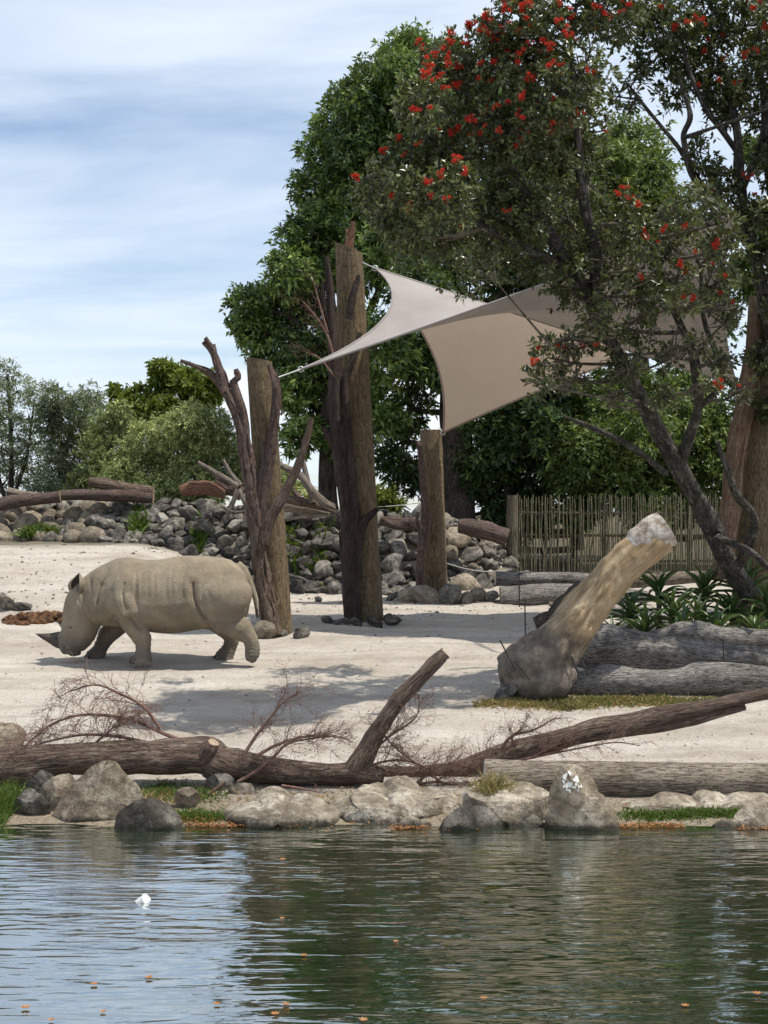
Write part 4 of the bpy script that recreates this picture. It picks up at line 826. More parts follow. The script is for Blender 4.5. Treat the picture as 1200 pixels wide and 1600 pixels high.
# shrubs behind the stick fence
d=41.0
tree('leafy_shrub','dark leafy shrub filling the shade between short post and stick fence','shrub',gbase(790,d),[stem([(790,860),(792,760),(800,680)],[7,5,3],d),stem([(790,850),(770,780),(760,720)],[5,4,2],d)],
 bl([(760,715,42),(800,690,48),(775,765,38),(830,745,46),(840,660,48),(800,620,40),(750,650,36),(735,760,28),(860,600,40),(780,800,30),(835,800,34)],d,.5,4),'leaf_deep',dens=58,per=8,L=.17,W=.07,seed=104,gap=.28,tint0=.35)
tree('leafy_shrub','bright topped leafy shrub right above the middle of the stick fence','shrub',gbase(905,d),[stem([(905,860),(903,780),(900,700)],[7,5,3],d)],
 bl([(895,740,40),(925,700,42),(880,690,42),(920,770,32),(895,625,36),(930,640,40),(960,690,44),(960,755,42),(905,800,30),(970,610,44)],d-.8,.5,5),'leaf_mid',dens=60,per=8,L=.16,W=.065,seed=105,gap=.26,tint0=.42)
tree('leafy_shrub','light green leafy shrub behind the leaning mossy trunk','shrub',gbase(1050,d),[stem([(1050,860),(1052,770),(1055,680)],[7,5,3],d)],
 bl([(1040,620,42),(1080,610,40),(1010,670,42),(1060,670,46),(1100,660,38),(1040,735,44),(1095,725,40),(1005,740,40),(1130,690,40),(1060,790,36),(1120,780,38),(1010,800,36),(1170,740,50),(1190,650,50),(1180,820,45)],d-.6,.5,6),'leaf_mid',dens=60,per=8,L=.15,W=.06,seed=106,gap=.26,tint0=.5)
# left: slender trees and olive shrubs
d=52.0
tree('slender_tree','grey green feathery tree at the left frame edge','tree',gbase(15,d),[stem([(15,800),(18,720),(15,640),(12,585)],[4,3.5,3,2],d),stem([(15,790),(40,720),(52,640)],[3,2.5,1.5],d),stem([(10,790),(-12,700),(-10,620)],[3,2.5,1.5],d)],
 bl([(8,588,22),(30,610,24),(-5,630,28),(45,650,24),(20,670,28),(0,700,28),(40,715,26),(15,745,30),(55,620,18),(60,690,20),(-20,580,24),(-25,660,30),(60,750,22)],d,.6,7),'leaf_slate',dens=48,per=8,L=.16,W=.04,seed=107,gap=.58,gapf=2.2)
tree('slender_tree','slender grey green tree second from the left with a dark shaded base','tree',gbase(95,d),[stem([(98,800),(96,720),(92,650),(90,600)],[4,3,2.5,1.5],d),stem([(98,780),(120,700),(140,630)],[3,2,1.2],d)],
 bl([(85,620,20),(75,655,22),(100,650,24),(95,690,26),(125,635,22),(145,620,18),(150,655,24),(120,680,28),(90,735,30),(125,740,28),(150,710,26),(110,770,28),(75,770,24),(160,760,24)],d-1,.6,8),'leaf_slate',dens=62,per=8,L=.16,W=.045,seed=108,gap=.46,gapf=2.2,tint0=.4)
d=54.0
tree('broadleaf_tree','bright green small tree with loose top behind the olive shrub','tree',gbase(255,d),[stem([(255,800),(258,700),(265,640),(272,590)],[5,4,3,2],d),stem([(258,680),(300,620),(320,595)],[3,2,1.5],d)],
 bl([(252,578,14),(270,588,18),(292,596,18),(318,600,18),(330,618,14),(300,618,18),(245,610,16),(215,622,16),(195,640,18),(230,640,20),(262,635,18),(185,615,12),(340,600,9)],d,.4,9),'leaf_lime',dens=55,per=9,L=.22,W=.1,seed=109,gap=.34,gapf=2.0,tint0=.35)
d=44.0
tree('olive_shrub','large rounded olive green shrub above the boulder bank','shrub',gbase(290,d),[stem([(290,800),(285,740),(270,680)],[5,4,2],d),stem([(292,800),(320,730),(330,670)],[4,3,2],d)],
 bl([(300,660,32),(335,665,28),(265,675,32),(230,690,32),(355,700,26),(320,700,36),(280,715,38),(240,730,34),(205,715,28),(190,745,28),(225,765,28),(300,750,36),(345,735,30),(370,725,18),(260,770,28),(330,770,24),(215,790,18)],d-1.5,.5,10),'leaf_olive',dens=115,per=8,L=.105,W=.035,seed=110,gap=.22,gapf=2.2,tint0=.48)
tree('olive_shrub','smaller duller olive shrub left of the large rounded one','shrub',gbase(175,47),[stem([(175,805),(172,740),(175,680)],[4,3,2],47)],
 bl([(165,665,24),(190,670,24),(150,700,26),(180,705,28),(160,740,28),(190,645,16),(140,745,24),(205,680,20),(125,765,24),(170,765,26)],47,.5,11),'leaf_olive',dens=85,per=8,L=.12,W=.04,seed=111,gap=.3,gapf=2.2,tint0=.33)
tree('lime_bush','yellow green bush glowing in the gap right of the tall post','shrub',gbase(602,48),[stem([(602,810),(602,780)],[2.5,1.5],48)],bl([(600,775,18),(614,785,16),(590,790,14),(606,795,14)],46,.2,12),'leaf_lime',dens=70,per=8,L=.15,W=.06,seed=112,gap=.2,tint0=.7)
tree('lime_bush','pale green bush low behind the left post','shrub',gbase(430,48),[stem([(430,810),(430,770)],[2.5,1.5],48)],bl([(430,745,20),(415,765,20),(448,765,18),(385,730,18),(380,760,18),(470,775,18),(500,785,16)],47,.3,13),'leaf_olive',dens=70,per=8,L=.15,W=.06,seed=113,gap=.2,tint0=.6)

# ------------------------------------------------------------------ red flowering trees
def flower_meshes():
    out=[]
    for k in range(4):
        rs=np.random.default_rng(300+k); mb=MB()
        for c in range(3):
            cc=rs.normal(size=3)*.045
            for i in range(42):
                dv=unit(rs.normal(size=3)+np.array([0,0,.7])); a=cc; e=cc+dv*(.055+.03*rs.random()); s=unit(np.cross(dv,rs.normal(size=3)))*.006
                mb.add([a-s*.7,a+s*.7,e+s,e-s],[(0,1,2,3)],a=np.clip(rs.normal()*.25+.45,0,1))
        V=np.concatenate(mb.V); out.append(np_mesh('flower',V,np.concatenate(mb.Q),mats=[M['flower']],smooth=False,attrs={'tint':np.concatenate(mb.A)}))
    return out
FM=flower_meshes()
def flowers(root,spots,rs,s0=1.0):
    for p in spots:
        o=link('flower',FM[rs.integers(0,4)],root,np.array(p)-np.array(root.location)); s=s0*(.7+.6*rs.random()); o.scale=(s,s,s); o.rotation_euler=tuple(rs.normal(size=3)*.5)
def near_surface(P,px,py,rs,tol=14):
    q=600+P[:,0]/P[:,1]*F; w=800-(P[:,2]-CAMZ)/P[:,1]*F; m=np.where(np.hypot(q-px,w-py)<tol)[0]
    if len(m)==0: return None
    return P[m[np.argmin(P[m,1])]]+np.array([0,-.06,.05])
db=20.6
pst=[stem([(1172,930,27.0),(1140,880,26.6),(1105,810,26.0),(1060,730,25.2),(1010,640,24.4),(965,555,23.4),(925,480,22.5),(890,420,21.8),(850,350,21.2),(800,260,20.7),(770,170,20.6)],[18,17,16,14,13,12,11,10,8,6,3],24),
 stem([(925,480,22.5),(930,400,21.9),(910,300,21.3),(900,180,20.8),(890,60,20.6)],[10,9,8,6,3],22),stem([(890,420,21.8),(800,380,21.1),(720,330,20.8),(640,290,20.6)],[8,7,5,2],22),
 stem([(1060,730,25.2),(1090,640,24.4),(1085,560,23.8),(1060,500,23.4),(1030,430,23),(1010,360,22.6)],[9,8,7,6,5,3],24),stem([(1090,640,24.4),(1130,590,24),(1100,500,23.6),(1095,420,23.2)],[5,4,4,2.5],24),
 stem([(1040,740,25),(990,700,24.5),(930,670,24.2),(880,650,24)],[6,5,4,2],24),stem([(1060,520,23.4),(1010,520,23.1),(960,510,22.9)],[3.5,3,2],23),
 stem([(965,555,23.6),(900,530,22.8),(860,540,22.4)],[4,3,2],23),stem([(1150,890,26.6),(1180,820,25.8),(1150,770,25.3),(1120,690,24.8)],[8,7,6,3],26),stem([(1120,840,26),(1170,860,25.4),(1215,900,25)],[6,5,4],26)]
crown_b=[(690,110,48),(740,90,50),(660,160,42),(720,170,58),(790,110,58),(800,40,50),(850,60,55),(860,150,60),(780,210,62),(690,230,52),(640,250,34),(600,275,28),(640,300,40),(700,310,54),(760,330,56),(860,250,58),(910,120,48),(910,200,46),(570,300,24),(610,330,30),(820,330,50),(900,0,60),(960,20,50),(820,-30,50)]
rb,PB,NB=tree('flowering_tree','leaning mossy tree whose big crown is dotted with red pompom flowers','tree',gbase(1160,27.0),pst,bl(crown_b,db,.55,21),'leaf_grey','trunk_lichen',dens=92,per=9,L=.085,W=.042,seed=121,gap=.46,gapf=2.6,twigs=16,tilt=(.4,1.5),droop=.05,inner=.3,tint0=.5)
low_b=[(1138,345,22),(1125,385,22),(1145,430,20),(1150,380,18),(1135,480,18),(1000,370,36),(960,420,34),(1040,400,34),(1010,460,30),(1070,470,28),(950,530,26),(1000,520,26),(1050,560,24),(1100,540,22),(970,580,22),(1120,440,24),(900,400,36),(1060,330,28),(1100,300,24),(620,380,26),(900,440,40),(640,350,36),(590,340,22),(780,380,46),(930,360,36),(680,380,42),(750,410,44),(880,340,50),(920,280,34),(840,410,40),(850,350,40),(930,500,24),(860,560,34),(890,590,26),(840,600,22),(900,540,24),(940,400,34),(980,330,34),(1000,420,34),(1050,370,30),(1060,430,30),(1020,480,26),(960,460,28),(1100,400,24),(1085,350,26),(1110,470,20),(1080,540,18),(1130,560,20),(1140,500,16),(930,340,34),(1160,610,22),(990,570,18),(1040,620,20),(960,620,16),(1110,600,16)]
rs_=np.random.default_rng(122); P_,N_,B_=blob_points(bl([(b[0],b[1],b[2]*1.25) for b in low_b],22.3,.7,22),34,rs_,.42,.25,.85,3.2); V_,Q_,T_=leaves_mesh('spray',P_,N_,np.clip(.45+B_+rs_.normal(size=len(P_))*.15,0,1),.10,.045,8,None,rs_,(.4,1.5),.05)
link('lower_sprays',np_mesh('lower_sprays',V_-np.array(rb.location),Q_,mats=[M['leaf_grey']],smooth=False,attrs={'tint':T_}),rb)
mb=MB(); add_branches(mb,[pst[0],pst[1],pst[2],pst[3],pst[4],pst[7],pst[6]],bl(low_b,22.0,.5,22),np.random.default_rng(5),9,0,.022); mb.build('branches',M['branch_pale'],rb)
fl=[(694,34),(716,34),(735,38),(650,70),(665,66),(657,90),(668,110),(690,100),(710,95),(720,120),(728,45),(742,48),(760,42),(770,70),(775,75),(790,60),(805,70),(810,82),(815,90),(830,70),(760,75),(705,45),(700,75),(715,70),(730,40),(750,30),(750,95),(770,95),(745,65),(720,75),(675,90),(685,85),(700,60),(655,105),(672,130),(690,120),(845,62),(862,75),(880,60),(875,40),(860,35),(895,12),(885,8),(870,60),(820,15),(808,25),(814,22),(835,12),(775,10),(798,18),(790,30),(812,120),(838,125),(811,150),(725,145),(735,182),(730,188),(790,180),(782,182),(796,180),(803,182),(830,194),(786,218),(750,118),(715,150),(683,148),(678,138),(668,182),(655,178),(700,205),(726,255),(710,265),(650,228),(625,222),(602,235),(610,240),(592,240),(618,248),(640,180),(560,278),(546,275),(607,320),(655,285),(665,280),(690,285),(660,310),(720,270),(808,246),(755,220),(760,195),(742,200),(885,102),(870,100),(920,110),(945,15),(935,8),(955,20),(935,35),(958,215),(975,290),(985,305),(1000,325),(962,300),(1040,390),(1030,365),(860,545),(835,540),(840,565),(920,545),(915,535),(880,670),(1068,420),(1075,425),(1120,400),(1104,410),(1118,395),(1090,412),(1130,425),(1072,465),(1090,460),(1115,472),(1140,490),(1116,605),(1155,610),(1176,490),(990,440),(1120,385),(1065,370),(1010,385),(780,340),(700,330),(640,345),(720,370)]
spots=[near_surface(np.concatenate([PB,P_]),x,y,rs_) for x,y in fl]; spots=[s for s in spots if s is not None]; q_=600+PB[:,0]/PB[:,1]*F; w_=800-(PB[:,2]-CAMZ)/PB[:,1]*F; up_=np.where((w_<230)&(w_>0)&(PB[:,1]<np.median(PB[:,1])))[0]; spots+=[PB[i]+np.array([0,-.05,.05]) for i in rs_.choice(up_,70,replace=False)]; flowers(rb,spots,rs_,.52)
# second flowering tree: airy, stems rising at the right edge
dc=27.5
cst=[stem([(1290,960,29.5),(1262,820,29.0),(1235,660,28.4),(1205,520,28.0),(1180,400,27.8),(1160,300,27.6),(1150,200,27.5),(1130,110,27.5)],[18,16,14,12,9,8,6,3],dc),stem([(1205,520,28.0),(1215,380,27.8),(1200,260,27.6),(1190,120,27.5),(1185,20,27.4)],[9,8,6,4,2],dc),
 stem([(1178,390,27.8),(1120,330,27.5),(1080,270,27.3),(1068,215,27.2),(1078,180,27.2),(1060,120,27.2)],[6,5.5,5,4.5,4,2],dc),stem([(1120,330,27.5),(1075,255,27.4),(1060,230,27.3),(1010,170,27.2),(980,130,27.2)],[4.5,4,3.5,3,1.5],dc),stem([(1155,240,27.5),(1110,180,27.4),(1080,120,27.3),(1060,40,27.3)],[5,4,3.5,2],dc),stem([(1160,300,27.6),(1185,230,27.5),(1200,150,27.4)],[4,3,2],dc)]
crown_c=[(990,40,34),(1020,80,36),(1000,120,24),(1050,40,38),(1070,100,38),(1050,150,26),(1100,60,40),(1120,130,40),(1160,40,44),(1170,120,44),(1210,80,44),(1200,170,40),(1020,10,36),(1090,0,40),(1150,-10,40),(1220,10,44),(1130,180,24),(1100,260,22),(1130,290,28),(1110,320,22),(1160,330,26),(1090,230,14),(1210,250,34),(1200,330,30),(985,160,14),(960,150,10),(1215,420,30),(1190,400,22),(1200,560,26),(1215,640,30),(1180,560,16),(1220,480,24),(1270,60,60),(1330,120,70),(1400,180,75),(1300,220,60),(1380,290,70),(1450,100,70),(1320,340,55),(1480,250,70),(1260,330,45),(1420,380,55),(1290,140,60,-4),(1350,60,70,-4.5),(1400,200,75,-4),(1330,280,60,-4),(1450,330,70,-4.5),(1480,120,80,-4),(1300,380,50,-4),(1340,180,60,3),(1450,260,70,3),(1260,60,50,2)]  # lobes past the right edge are unseen, added to shade the logs and sails
rc,PC,NC=tree('flowering_tree','airy tree at the top right with thin bare stems and few red flowers','tree',gbase(1290,29.5),cst,bl(crown_c,dc,.45,31),'leaf_grey','trunk_lichen',dens=52,per=8,L=.125,W=.055,seed=131,gap=.46,gapf=2.6,twigs=8,tilt=(.4,1.5),droop=.08,inner=.3,tint0=.38)
flc=[(1060,55),(1045,10),(1095,35),(1105,28),(1080,50),(1102,75),(1115,72),(1110,45),(1160,15),(1170,10),(1185,20),(1170,70),(1180,80),(1168,92),(1090,130),(1115,128),(1155,145),(1025,15),(1130,85),(1190,55),(1137,70),(1173,288),(1100,310),(1180,300)]
spots=[near_surface(PC,x,y,rs_) for x,y in flc]; flowers(rc,[s for s in spots if s is not None],rs_,.6)

# ------------------------------------------------------------------ aloes
def aloes():
    rs=np.random.default_rng(41); LV=[]
    for k in range(6):
        n=7; mb=MB(); L=1.0; curve=.25+.5*rs.random(); tw=rs.normal()*.25; C=[]
        for i in range(n):
            t=i/(n-1); C.append((t*math.cos(curve*t)*1.0, tw*t*t*.4, .55*t-curve*1.0*t*t))
        C=np.array(C); w=np.array([.055,.062,.058,.05,.038,.022,.003]); V=[];Q=[]
        for i in range(n): V+= [C[i]+np.array([0,-w[i],w[i]*.55]),C[i]+np.array([0,0,-w[i]*.35]),C[i]+np.array([0,w[i],w[i]*.55])]
        for i in range(n-1): Q+=[(i*3,i*3+1,i*3+4,i*3+3),(i*3+1,i*3+2,i*3+5,i*3+4)]
        t=np.repeat(np.clip(.3+.5*np.linspace(0,1,n)+rs.normal()*.1,0,1),3)
        LV.append(np_mesh('leaf',V,Q,mats=[M['leaf_aloe']],smooth=True,attrs={'tint':t}))
    spec=[(958,985,25.9,40,'low aloe furthest left beside the leaning stump'),(1008,972,26.4,50,'dark aloe second from the stump in the front row'),(1068,980,26.2,55,'broad aloe with arching leaves above the humped silvery log'),(1118,978,26.0,55,'full aloe in the middle of the front row'),(1180,985,25.9,55,'bright aloe at the right edge in the front row'),(1030,915,28.3,55,'upper aloe nearest the sawn end of the stump'),(1100,915,28.0,52,'upper aloe in front of the mossy trunk'),(1168,905,27.7,58,'upper aloe with upright leaves under the right post'),(1145,945,27.0,50,'aloe crowded between the front and upper rows'),(1050,945,27.4,50,'shaded aloe in the middle of the clump behind the broad aloe'),(985,945,27.6,45,'shaded aloe just right of the stump shaft'),(1200,940,26.8,55,'aloe cut by the right frame edge behind the bright one'),(1090,955,26.9,45,'small aloe filling the gap behind the front row')]
    for px,py,d,r,lb in spec:
        b=np.array(gbase(px,d)); hub=at(px,py,d); hub[2]=max(hub[2]-pm(26,d),b[2]+.05); root=empty('aloe_plant',tuple(b),lb,'aloe','aloes beside the leaning stump')
        R=pm(r,d); mb=MB(); tube(mb,[b-np.array([0,0,.1]),(b+hub)/2,hub],[.06,.055,.05],7,3,.1,rs); mb.build('stem',M['rail'],root)
        nl=26
        for i in range(nl):
            t=i/nl; o=link('leaf',LV[rs.integers(0,6)],root,hub-b+np.array([0,0,.16*t])); s=R*(1.5-.35*t)*(.85+.3*rs.random()); o.scale=(s,max(s,.45)*.95,s); o.rotation_euler=(0,-(-.25+1.35*t+rs.normal()*.10),i*2.39996+rs.normal()*.2)
aloes()
# ------------------------------------------------------------------ stones of the pond edge
def bank_rock(label, outline, d, depth, mat, seed, yoff=0.0, name='rock', facets=10, rough=1.0, cat='rock', flat=None):
    """stone whose side view follows an outline, with its own depth and faceted surface"""
    rs=np.random.default_rng(seed); O=np.array(outline,float); c=(O.min(0)+O.max(0))/2; O=c+(O-c)*(1.05 if flat is None else 1.03); ang=np.arctan2(-(O[:,1]-c[1]),O[:,0]-c[0]); rad=np.hypot(O[:,0]-c[0],O[:,1]-c[1]); o=np.argsort(ang); ang=ang[o]; rad=rad[o]
    A=np.concatenate([ang-2*np.pi,ang,ang+2*np.pi]); R=np.tile(rad,3)
    bm=bmesh.new(); bmesh.ops.create_icosphere(bm,subdivisions=5,radius=1.0); V=np.array([v.co[:] for v in bm.verts])
    for k in range(facets):
        n=rs.standard_normal(3); n[1]=-abs(n[1])-.6; n/=np.linalg.norm(n); dd=0.55+.3*rs.random(); h=V@n-dd; V-=np.outer(np.clip(h,0,None),n)*.95
    if flat is not None:
        h=V@np.array([0.0,-.22,.975])-flat; V-=np.outer(np.clip(h,0,None),np.array([0,-.22,.975]))*.95
    rho=np.hypot(V[:,0],V[:,2]); th=np.arctan2(V[:,2],V[:,0]); mx=np.zeros(361); bi=((th+np.pi)/(2*np.pi)*360).astype(int); np.maximum.at(mx,bi,rho)
    mx=np.array([max(mx[max(0,i-3):i+4].max(),.3) for i in range(361)]); f=rho/mx[bi]
    rr=np.interp(th,A,R)*f; ctr=at(c[0],c[1],d); s=d/F
    X=ctr[0]+np.cos(th)*rr*s; Z=ctr[2]+np.sin(th)*rr*s; Y=d+yoff+V[:,1]*depth
    P=np.stack([X,Y,Z],1); sz=np.mean(rad)*s
    for k in range(facets+2 if flat is None else 5):
        n=rs.standard_normal(3)*np.array([.42,.3,.42]); n[1]=-abs(n[1])-.8; n[2]+=.12; n/=np.linalg.norm(n); h=P@n; lo,hi=h.min(),h.max(); cut=hi-(hi-lo)*((.08+.24*rs.random()) if flat is None else (.02+.06*rs.random())); P=P-np.outer(np.clip(h-cut,0,None),n)*.96
    for i,(v,p) in enumerate(zip(bm.verts,P)):
        q=Vector(p); v.co=Vector(p)+Vector((mnoise.noise(q*5),mnoise.noise(q*5+Vector((9,3,1))),mnoise.noise(q*5+Vector((2,7,5)))))*.012*rough+v.normal*(mnoise.noise(q*9)*.012+mnoise.noise(q*24)*.008)*rough
    base=Vector((ctr[0],d,float(gz(ctr[0],d))))
    for v in bm.verts: v.co-=base
    me=bpy.data.meshes.new(name); bm.to_mesh(me); bm.free(); me.materials.append(mat); me.polygons.foreach_set('use_smooth',np.ones(len(me.polygons),bool)); me.set_sharp_from_angle(angle=math.radians(24))
    ob=link(name,me,None,tuple(base)); return tag(ob,label,cat)
bank_rock('large tan grey boulder with a slanting face at the water edge',[(66,1300),(70,1250),(92,1222),(120,1198),(150,1190),(178,1192),(196,1212),(222,1248),(218,1300),(140,1310)],15.75,.36,M['rock_bank'],1,facets=8)
bank_rock('dark rounded rock in front of the large tan boulder',[(174,1305),(178,1280),(200,1258),(225,1250),(258,1255),(280,1275),(286,1305),(230,1312)],15.45,.28,M['rock_shore'],2)
bank_rock('pale shoulder of rock behind the large tan boulder',[(44,1290),(54,1240),(80,1214),(112,1210),(118,1260),(90,1300)],16.05,.3,M['rock_bank'],3)
bank_rock('small dark rock under the log at the far left',[(18,1295),(26,1250),(44,1236),(68,1250),(72,1298)],15.9,.22,M['rock_shore'],4)
bank_rock('dark lump of rock between the log and the pale shoulder',[(40,1250),(48,1212),(68,1204),(86,1214),(80,1245)],16.4,.2,M['rock_dark'],5)
bank_rock('small grey rock alone on the mossy bank',[(268,1260),(274,1240),(290,1231),(306,1238),(313,1258),(290,1264)],16.1,.14,M['rock_bank'],6)
bank_rock('black rock tucked below the brown log',[(308,1244),(316,1222),(336,1211),(362,1216),(374,1238),(340,1248)],16.75,.25,M['rock_dark'],7)
bank_rock('dark grey angular rock lying half in the water',[(686,1322),(694,1290),(710,1262),(738,1262),(775,1275),(815,1292),(852,1314),(780,1328)],15.35,.34,M['rock_shore'],8,facets=14)
upright=bank_rock('upright grey boulder with white droppings standing at the waterline',[(858,1318),(862,1270),(872,1215),(884,1198),(905,1197),(922,1206),(938,1240),(958,1265),(970,1290),(966,1320),(910,1328)],15.35,.36,M['rock_bank'],9,facets=12)
bank_rock('broad grey ledge rock behind the dark grey angular rock',[(724,1270),(728,1238),(760,1228),(810,1232),(862,1244),(866,1300),(820,1318),(770,1290)],15.9,.45,M['slab'],10,facets=8,flat=.5)
bank_rock('dark rock between the angular rock and the upright boulder',[(800,1310),(806,1286),(824,1272),(848,1280),(858,1312),(830,1318)],15.55,.2,M['rock_shore'],11)
bank_rock('long pale slab of bank stone below the stub branch',[(500,1292),(506,1262),(545,1248),(600,1240),(660,1242),(715,1250),(735,1272),(700,1296),(600,1300)],16.15,.7,M['slab'],12,facets=8,rough=1.8,flat=.35)
bank_rock('pale ledge of stone jutting over the water left of centre',[(346,1284),(352,1266),(390,1258),(450,1256),(505,1259),(530,1270),(520,1290),(430,1294),(370,1291)],15.85,.5,M['slab'],13,facets=8,rough=1.4,flat=.3)
bank_rock('wide flat whitish slab behind the grass at the right',[(955,1276),(965,1254),(1020,1248),(1080,1246),(1140,1245),(1230,1250),(1240,1276),(1100,1284)],16.4,.5,M['slab'],14,facets=8,rough=1.5,flat=.3)
bank_rock('low flat stone in the water at the right edge',[(1102,1302),(1110,1290),(1150,1285),(1230,1284),(1240,1302),(1160,1308)],15.45,.3,M['slab'],15,facets=10)
bank_rock('thin flat stone at the waterline beside the orange litter',[(612,1300),(620,1291),(660,1290),(688,1293),(694,1302),(650,1306)],15.5,.2,M['slab'],16)
bank_rock('grey broken log stub like stone at the far left behind the brown log',[(-40,1182),(-30,1135),(5,1131),(30,1140),(40,1160),(30,1178)],18.3,.3,M['rock_warm'],17)
bank_rock('low sandy stone showing under the stub branch end of the log',[(330,1262),(350,1245),(400,1240),(420,1252),(390,1266)],16.5,.3,M['slab'],18,rough=1.5)
def droppings(ob):
    from mathutils.bvhtree import BVHTree
    k=NT('white_splash'); k.fin((0.62,0.61,0.57),0.8); rs=np.random.default_rng(2); me=ob.data; L=ob.location
    T=BVHTree.FromPolygons([v.co+L for v in me.vertices],[tuple(p.vertices) for p in me.polygons])
    mb=MB(); o=Vector((0,0,CAMZ))
    for (px,py,r) in ((884,1212,5),(881,1219,3),(888,1224,6),(885,1230,4),(899,1218,5),(902,1224,4),(898,1232,3),(891,1236,3),(907,1229,3)):
        for q in range(3):
            t=Vector(at(px+rs.normal()*2.5,py+rs.normal()*2.5,15.3))-o; h=T.ray_cast(o,t.normalized())
            if h[0] is None: continue
            n=np.array(h[1]); c=np.array(h[0])+n*.006; u=unit(np.cross(n,[0,.3,1.])); v=np.cross(n,u); th=np.linspace(0,2*np.pi,11,endpoint=False); rad=pm(r*.6,15)*(.5+.8*rs.random(11))
            mb.add(np.vstack([[c],c+np.outer(np.cos(th)*rad,u)+np.outer(np.sin(th)*rad*1.3,v)]),T=[(0,i+1,(i+1)%11+1) for i in range(11)])
    if mb.n:
        V=np.concatenate(mb.V)-np.array(L); link('white_splash',np_mesh('white_splash',V,None,np.concatenate(mb.T),[k.m],True),ob)
droppings(upright)
# ------------------------------------------------------------------ fallen trunks along the pond
def log_obj(name,label,d,branches,mats,seed,lump=.07,segs=18,cat='log',flutes=0):
    rs=np.random.default_rng(seed); mb=MB(); W0=None
    for pts,rad,mi,mc in branches:
        W=[at(p[0],p[1],d+(p[2] if len(p)>2 else 0)) for p in pts]; W0=W0 if W0 is not None else W[len(W)//2]
        tube(mb,W,[pm(r,d) for r in rad],segs,6,lump,rs,True,mi,mc,flutes,.035 if flutes else 0)
    return tag(mb.build(name,[M[m] for m in mats],loc=tuple(W0)),label,cat)
log_obj('fallen_log','long brown fallen trunk along the pond with a tall slanting stub branch',17.0,[
 ([(-90,1206),(0,1200),(60,1192),(120,1186),(200,1184),(270,1182),(320,1180),(345,1190),(390,1200),(450,1208),(510,1210),(560,1208),(600,1214)],[29,29,27,25,26,27,29,27,23,20,18,18,12],0,1),
 ([(548,1212),(566,1186),(585,1152),(606,1118),(632,1085),(660,1056),(684,1032),(696,1020)],[19,18,14,12.5,12,11,11,9.5],0,1),
 ([(318,1186,-.05),(328,1170,-.12),(334,1160,-.15)],[22,16,9],0,1)],['log_brown','cut_brown'],51,.09,20,flutes=3)
log_obj('fallen_branch','long grey brown branch rising right over the sand with a forked end',17.5,[
 ([(585,1206),(650,1207),(710,1203),(755,1191),(800,1176),(860,1160),(920,1143),(985,1132),(1040,1116),(1090,1108),(1140,1096),(1200,1084),(1260,1078)],[9,11,13,16,17,16,18,17,14,12,10,9,8],0,1),
 ([(960,1142),(1020,1136),(1080,1126),(1130,1112),(1164,1104)],[12,10,9,8,6],0,1)],['log_brown','cut_brown'],52,.10,16,flutes=3)
log_obj('sawn_log','thick pale sawn log lying straight behind the upright boulder',16.7,[
 ([(757,1214),(840,1216),(930,1217),(1020,1218),(1110,1219),(1270,1221)],[27,28,28,28,28,29],0,1)],['log_pale','cut_pale'],53,.03,26)
# ------------------------------------------------------------------ dry brush lying over the trunks
def brush(label, mains, d, seed, n=9, ln=.5, r=.006, droop=.25, group=None):
    rs=np.random.default_rng(seed); mb=MB(); first=None
    def grow(C,lev,rad):
        k=n if lev==0 else max(2,int(n*.45))
        for i in range(k):
            t=.15+.83*rs.random(); idx=min(len(C)-2,int(t*(len(C)-1))); p=C[idx]; tg=unit(C[idx+1]-C[idx]); L=ln*(.45+.7*rs.random())*(1 if lev==0 else .5)
            dv=unit(tg*.9+rs.normal(size=3)*np.array([.55,.35,.45])+np.array([0,0,.12])); P=[p,p+dv*L*.35+rs.normal(size=3)*.02,p+dv*L*.7+np.array([0,0,-droop*L*.15])+rs.normal(size=3)*.03,p+dv*L+np.array([0,0,-droop*L*.6])+rs.normal(size=3)*.03]
            S=spline(np.array(P),3); tube(mb,P,[rad*.55,rad*.45,rad*.34,rad*.2],4,3,0,rs,False)
            if lev<1: grow(S,lev+1,rad*.7)
    for pts,r0 in mains:
        W=np.array([at(p[0],p[1],d+(p[2] if len(p)>2 else 0)) for p in pts]); first=W[0] if first is None else first
        tube(mb,W,list(np.linspace(pm(r0,d),pm(r0*.35,d),len(W))),6,5,.05,rs,False); grow(spline(W,5),0,r)
    return tag(mb.build('dry_brush',M['twig'],loc=tuple(first)),label,'brush',group)
brush('wispy dry brush arching over the left end of the brown trunk',[([(292,1160),(260,1148),(215,1128),(170,1118),(120,1118),(75,1135),(40,1165)],3.6),([(250,1138),(225,1105),(190,1085),(150,1070),(110,1080)],3),([(240,1163),(190,1152),(130,1148),(70,1160),(20,1175)],3),([(150,1160),(180,1135),(210,1122)],2)],17.1,61,22,.50,.0065,.5)
brush('bare twiggy brush standing left of the stub branch',[([(382,1178),(400,1150),(425,1118),(445,1095),(470,1080)],3),([(400,1182),(430,1165),(470,1152),(510,1150),(545,1155)],3),([(372,1222),(400,1205),(430,1180),(455,1160),(520,1150)],3.2)],16.8,62,20,.40,.0055,.1)
brush('reddish tangle of fine twigs at the foot of the stub branch',[([(560,1205),(600,1190),(640,1190),(690,1210)],2.5),([(700,1230),(660,1200),(620,1170),(590,1140)],2.2),([(575,1180),(610,1150),(650,1120),(655,1085)],2),([(620,1230),(680,1222),(730,1228),(770,1205)],2.2),([(640,1235),(690,1195),(740,1200),(760,1180)],2)],17.0,63,24,.42,.0055,.2)
